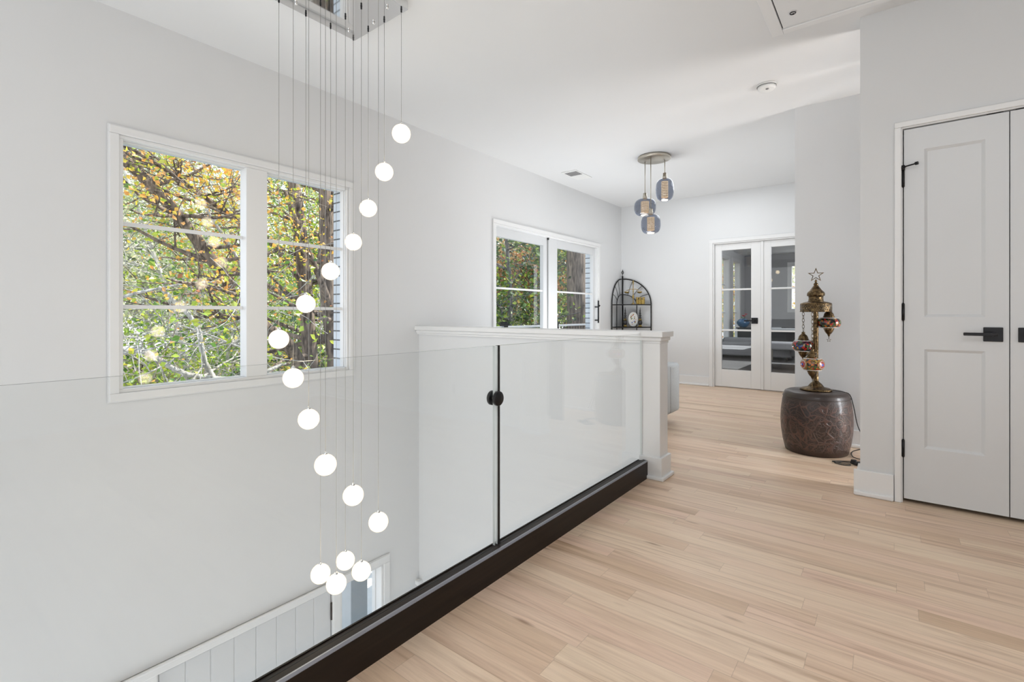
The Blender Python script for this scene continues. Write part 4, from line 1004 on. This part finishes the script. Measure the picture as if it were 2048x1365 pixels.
def tree(name, label, loc, trunks, bark, leafm, seed, nleaf, lsize, clump, group=None, extra_tips=(), cat='tree', depth=2, spread=.55, blen=2.6, bpts=(2, 3, 4, 5), nside=3, clouds=(), low=(-.1, .7), thin=False):
    rng = random.Random(seed)
    t_ = thing(name, label, cat, loc, group)
    paths, tips = [], list(extra_tips)
    for (pts, r0, r1) in trunks:
        pp = bez(pts, 5); rs = [r0+(r1-r0)*i/(len(pp)-1) for i in range(len(pp))]
        paths.append((pp, rs))
        m = len(pp)
        for k in range(nside*len(pts)):
            i = rng.randint(int(m*.35), m-1)
            a = rng.uniform(0, 2*PI); nd = Vector((math.cos(a), math.sin(a), rng.uniform(*low)))
            branch_paths(rng, pp[i], nd, blen*rng.uniform(.5, 1.1), rs[i]*.42, depth-1, paths, tips, spread)
    paths = [q for q in paths if max(p.x for p in q[0]) < -5.3 or q[0][0].y > 16]
    if thin: paths = [q for q in paths if q[1][0] > .055 or not any(4.2 < p.y < 6.3 and -1. < p.z < 3.6 for p in q[0]) or rng.random() < .25]
    bm = B()
    for pp, rs in paths: tube(bm, pp, [max(r, .004) for r in rs], 7 if rs[0] > .05 else 5, caps=False)
    obj('trunk', bm, bark, t_, recalc=False)
    pts = []
    for k in range(nleaf if tips else 0):
        if clouds and rng.random() < .5:
            c_, rad = rng.choice(clouds); v = Vector((rng.gauss(0, 1), rng.gauss(0, 1), rng.gauss(0, 1)*.7)); pts.append(Vector(c_)+v*rad*.5)
        else:
            b = rng.choice(tips); pts.append(Vector(b)+Vector((rng.gauss(0, clump), rng.gauss(0, clump), rng.gauss(0, clump*.7))))
    if thin: pts = [p for p in pts if not (4.2 < p.y < 6.3 and -.6 < p.z < 4.2 and p.x > -9.4) or rng.random() < (.2 if p.z < 1.6 else .42)]
    pts = [p for p in pts if p.x < -5.6 or p.y > 16.2]
    vs, fs = leaf_quads(pts, lsize, rng)
    if vs: f_ = mesh_obj('foliage', vs, fs, leafm, t_); f_['kind'] = 'stuff'
    return t_
G = -3.35
# twin trunked maple outside the big window; its long limb sweeps up across the left pane
tree('maple_tree', 'twin dark trunked maple with orange and yellow leaves outside the big window', (-9.0, 5.4, G),
     [([(-9, 5.35, G), (-9, 5.27, -1.2), (-9, 5.13, 0), (-8.95, 5.0, 1.3), (-8.95, 4.80, 3.2), (-8.9, 4.3, 5.5)], .17, .11),
      ([(-9.1, 5.6, G), (-9.1, 5.74, -.4), (-9.05, 5.50, 1.7), (-9, 5.44, 3.5), (-9.1, 5.2, 6)], .18, .12),
      ([(-9, 5.12, -.3), (-8.6, 4.45, .5), (-8.3, 3.8, .92), (-8.1, 3.17, 1.65), (-8, 2.40, 2.62), (-7.9, 1.5, 3.4), (-7.9, .4, 4.2)], .13, .05),
      ([(-8.95, 4.95, 1.6), (-8.7, 4.2, 2.3), (-8.4, 3.2, 2.75), (-8.1, 2.2, 3.2), (-8, 1.2, 3.5)], .06, .022),
      ([(-9, 5.6, 1.0), (-8.7, 5.2, 1.6), (-8.5, 4.7, 2.4), (-8.4, 4.3, 3.2)], .08, .035)],
     'bark', 'leaf_maple', 11, 9500, .064, .17, nside=5, blen=1.7, low=(-.2, .25), thin=True)
tree('grey_branch_tree', 'pale grey branched tree leaning across the lower part of the big window', (-7.4, .8, G),
     [([(-7.6, -.3, G), (-7.6, .6, -1.0), (-7.5, 1.7, .55), (-7.5, 2.5, .22), (-7.5, 3.2, .10), (-7.6, 3.9, .25)], .05, .025),
      ([(-7.7, 3.3, G), (-7.6, 3.1, -.6), (-7.6, 2.75, .35), (-7.5, 2.6, .9), (-7.6, 2.2, 1.4)], .06, .022),
      ([(-8.2, 3.6, G), (-8.1, 3.55, -.2), (-8.0, 3.65, .7), (-8, 3.5, 1.6), (-8.2, 3.0, 2.6)], .055, .02),
      ([(-7.8, 1.2, -.5), (-7.8, 1.6, 1.0), (-7.6, 2.3, 1.4), (-7.6, 3.0, 1.5)], .03, .012)],
     'bark_pale', 'leaf_green', 23, 700, .09, .2, nside=2, blen=1.5, low=(-1., .35))
tree('young_green_tree', 'bright green leafed young tree low behind the maple trunks', (-13, 5.2, G),
     [([(-13, 5.0, G), (-13.1, 5.1, -1), (-13, 5.4, .8), (-13.2, 5.6, 2.0)], .10, .03), ([(-13.5, 7.8, G), (-13.4, 7.7, 0), (-13.5, 8.0, 2.0)], .09, .03)],
     'bark_pale', 'leaf_green', 31, 9000, .09, .4, nside=6, blen=2.4)
tree('yellow_green_tree', 'yellow green tree with slim pale stems left behind the long maple limb', (-14, 3.0, G),
     [([(-14, 2.8, G), (-14, 2.9, 0), (-14.2, 2.6, 2.5), (-14.4, 2.2, 5)], .08, .04), ([(-15.5, 5.3, G), (-15.5, 5.4, .5), (-15.3, 5.6, 3), (-15.4, 5.5, 6)], .09, .04),
      ([(-13, 4.4, G), (-13, 4.3, 0), (-13.2, 3.7, 2.5), (-13.4, 3.0, 5)], .07, .03)],
     'bark_pale', 'leaf_pale', 37, 8000, .09, .45, nside=7, blen=2.6)
tree('understory_shrub', 'broad dark green shrub low beneath the long maple limb', (-13, 1.8, G),
     [([(-13, 1.8, G), (-13, 1.9, -1.8), (-13, 2.0, -.4)], .06, .03), ([(-15, 3.6, G), (-15, 3.7, -1.8), (-15, 4.0, -.2)], .06, .03), ([(-13.5, .4, G), (-13.5, .5, -1.5), (-13.5, .6, -.3)], .05, .02)],
     'bark', 'leaf_green', 83, 6500, .12, .55, nside=5, blen=2.0, low=(-.2, .4), cat='shrub')
tree('understory_shrub', 'broad dark green shrub low behind the forked maple trunks', (-13, 6.6, G),
     [([(-13, 6.6, G), (-13, 6.7, -1.8), (-13, 6.8, -.4)], .06, .03), ([(-16, 8.2, G), (-16, 8.3, -1.8), (-16, 8.4, -.1)], .06, .03), ([(-12.5, 9.0, G), (-12.5, 9.1, -1.5), (-12.5, 9.1, -.5)], .05, .02)],
     'bark', 'leaf_dark', 89, 6000, .13, .55, nside=5, blen=2.0, low=(-.2, .4), cat='shrub')
# outside the sliding door
tree('magnolia_tree', 'dark glossy leafed magnolia close outside the sliding door', (-7.6, 9.6, G),
     [([(-7.6, 9.4, G), (-7.7, 9.5, -.5), (-7.6, 9.7, 1.2), (-7.7, 9.6, 3.4)], .12, .04), ([(-8.2, 12.2, G), (-8.2, 12, -.5), (-8.1, 11.8, 1.5), (-8.0, 11.6, 3.4)], .10, .04)],
     'bark_grey', 'leaf_dark', 41, 9500, .10, .38, nside=6, blen=2.0)
tree('pine_tree', 'thick straight grey trunk standing outside the right pane of the sliding door', (-6.0, 10.3, G),
     [([(-6.0, 10.38, G), (-6.0, 10.30, 0), (-5.98, 10.2, 2.0), (-5.96, 10.1, 5.0), (-5.9, 9.9, 8)], .27, .20)],
     'bark', 'leaf_copper', 43, 200, .12, .3, nside=0, blen=1.5)
tree('copper_tree', 'copper orange tree glowing between the magnolia leaves', (-10.8, 14.6, G),
     [([(-10.8, 14.6, G), (-10.7, 14.5, 0), (-10.4, 14.2, 3)], .12, .05)], 'bark', 'leaf_copper', 47, 5200, .13, .5, nside=7, blen=2.6, clouds=[((-9.6, 13.2, 2.2), 1.3)])
# by the office windows
tree('garden_tree', 'green and yellow tree outside the office windows', (-6.4, 21.5, G),
     [([(-6.6, 21.5, G), (-6.6, 21.5, 0), (-6.4, 21.7, 3.0)], .14, .06)], 'bark', 'leaf_maple', 53, 5200, .14, .55, nside=7, blen=2.6, clouds=[((-5.0, 20.5, 1.4), 2.4)])
tree('end_tree', 'sunlit yellow green tree outside the office end window', (-2.4, 24.0, G),
     [([(-2.4, 24.0, G), (-2.4, 24.0, 0), (-2.4, 24.2, 3.2)], .14, .06)], 'bark', 'leaf_pale', 59, 4200, .16, .6, nside=7, blen=2.8)
# wood behind: a few source trees copied over the slope
src = [('leaf_wood', 61), ('leaf_green', 67), ('leaf_pale', 71)]
WLAB = ['olive green woodland tree far behind the maple', 'fresh green woodland tree far behind the maple', 'pale sunlit woodland tree far behind the maple']
rng = random.Random(5)
spots = []
for ring_, n_ in ((20, 7), (27, 9), (36, 11)):
    for k in range(n_):
        ang = math.radians(6+72*(k+.5+rng.uniform(-.2, .2))/n_)
        rr = ring_*rng.uniform(.95, 1.08)
        spots.append((-rr*math.cos(ang)-1, rr*math.sin(ang)))
protos = {}
for i, (x, y) in enumerate(spots):
    k = (i*2+i//7) % 3
    if k not in protos:
        protos[k] = tree('woodland_tree', WLAB[k], (x, y, G), [([(x, y, G), (x+.2, y, 0), (x, y+.3, 4), (x+.1, y, 9)], .17, .06)], 'bark_pale', src[k][0], src[k][1], 8000, .15, .6, group='trees of the wood beyond the house', nside=12, blen=2.7)
    else:
        o = protos[k].copy(); C.objects.link(o)
        for ch in list(protos[k].children):
            c2 = ch.copy(); C.objects.link(c2); c2.parent = o
        s = rng.uniform(.9, 1.15)
        o.location = (x, y, G); o.rotation_euler = (0, 0, rng.uniform(0, 6.28)); o.scale = (s, s, s)

# ------------------------------------------------------------------ light
w = bpy.data.worlds.new('World'); sc.world = w; w.use_nodes = True
nt = w.node_tree; nt.nodes.clear()
out = N(nt, 'ShaderNodeOutputWorld'); bg = N(nt, 'ShaderNodeBackground'); tc = N(nt, 'ShaderNodeTexCoord'); sp = N(nt, 'ShaderNodeSeparateXYZ')
L(nt, tc.outputs['Generated'], sp.inputs[0])
L(nt, ramp(nt, sp.outputs[2], [(0, (.95, .97, 1.0)), (.35, (.85, .92, 1.0)), (.9, (.55, .72, 1.0))]), bg.inputs[0]); bg.inputs[1].default_value = 2.2
L(nt, bg.outputs[0], out.inputs[0])
def area(name, loc, rot, sx_, sy_, power, col=(1, 1, 1)):
    l = bpy.data.lights.new(name, 'AREA'); l.shape = 'RECTANGLE'; l.size = sx_; l.size_y = sy_; l.energy = power; l.color = col
    o = bpy.data.objects.new(name, l); C.objects.link(o); o.location = loc; o.rotation_euler = rot; return o
s_ = bpy.data.lights.new('sun', 'SUN'); s_.energy = 8.0; s_.angle = .009; s_.color = (1, .95, .86)
o = bpy.data.objects.new('sun', s_); C.objects.link(o)
o.rotation_euler = Vector((-.30, -.58, -.75)).to_track_quat('-Z', 'Y').to_euler()
K = (.925, .962, 1.0)
area('rear_fill', (.8, -2.7, 1.4), (PI/2, 0, 0), 4.4, 2.4, 8, K)  # added fill behind the camera for even light, not a real lamp
area('rear_up_fill', (1.0, -.95, .25), (PI, 0, 0), 3.2, 2.2, 65, K)  # added unseen uplight that brightens the landing ceiling
area('stairwell_fill', (-2.35, -2.7, -1.4), (PI/2, 0, 0), 1.9, 2.6, 34, K)  # added fill for the lower stairwell walls
area('stairwell_up_fill', (-2.35, .8, -3.0), (PI, 0, 0), 1.9, 3.6, 24, K)  # added uplight at the stairwell bottom, brightens the shaft and ceiling above
area('stairwell_top_fill', (-2.35, -2.7, 1.3), (PI/2, 0, 0), 1.9, 2.4, 19, K)  # added fill high in the stairwell, lifts the half wall
area('corridor_light', (2.6, 4.05, .95), (0, math.radians(62), 0), 1.5, .9, 95, K)
area('landing_fill', (.5, .2, 2.70), (0, 0, 0), 1.2, 1.2, 18, K)  # added unseen fill above the camera, brightens the near floor
area('seating_fill', (-1.75, 6.1, 2.735), (0, 0, 0), 1.3, 1.3, 14, K)  # added fill under the seating ceiling, no fixture there
area('seating_up_fill', (-2.6, 5.25, .44), (PI, 0, 0), 1.3, 1.1, 30, K)  # added uplight hidden behind the half wall, evens out the seating ceiling
area('office_fill', (-.6, 10.5, 1.6), (0, PI/2, 0), 1.6, 3.0, 60, K)  # added fill out of sight in the office, lifts its grey walls

# ------------------------------------------------------------------ camera
cam = bpy.data.cameras.new('camera'); cam.sensor_width = 36; cam.sensor_fit = 'HORIZONTAL'; cam.lens = 974/2048*36
cam.shift_y = -(682.5-628)/2048; cam.clip_start = .02; cam.clip_end = 300
co = bpy.data.objects.new('camera', cam); C.objects.link(co); co.location = (0, 0, H); co.rotation_euler = (PI/2, 0, math.atan2(758, 974))
sc.camera = co
sc.view_settings.view_transform = 'Standard'; sc.view_settings.look = 'None'; sc.view_settings.exposure = 0.
sc.cycles.use_denoising = True; sc.cycles.max_bounces = 7; sc.cycles.diffuse_bounces = 4; sc.cycles.transparent_max_bounces = 16
sc.cycles.use_adaptive_sampling = True; sc.cycles.adaptive_threshold = .05
sc.cycles.glossy_bounces = 4; sc.cycles.sample_clamp_indirect = 6.; sc.cycles.caustics_reflective = False; sc.cycles.caustics_refractive = False
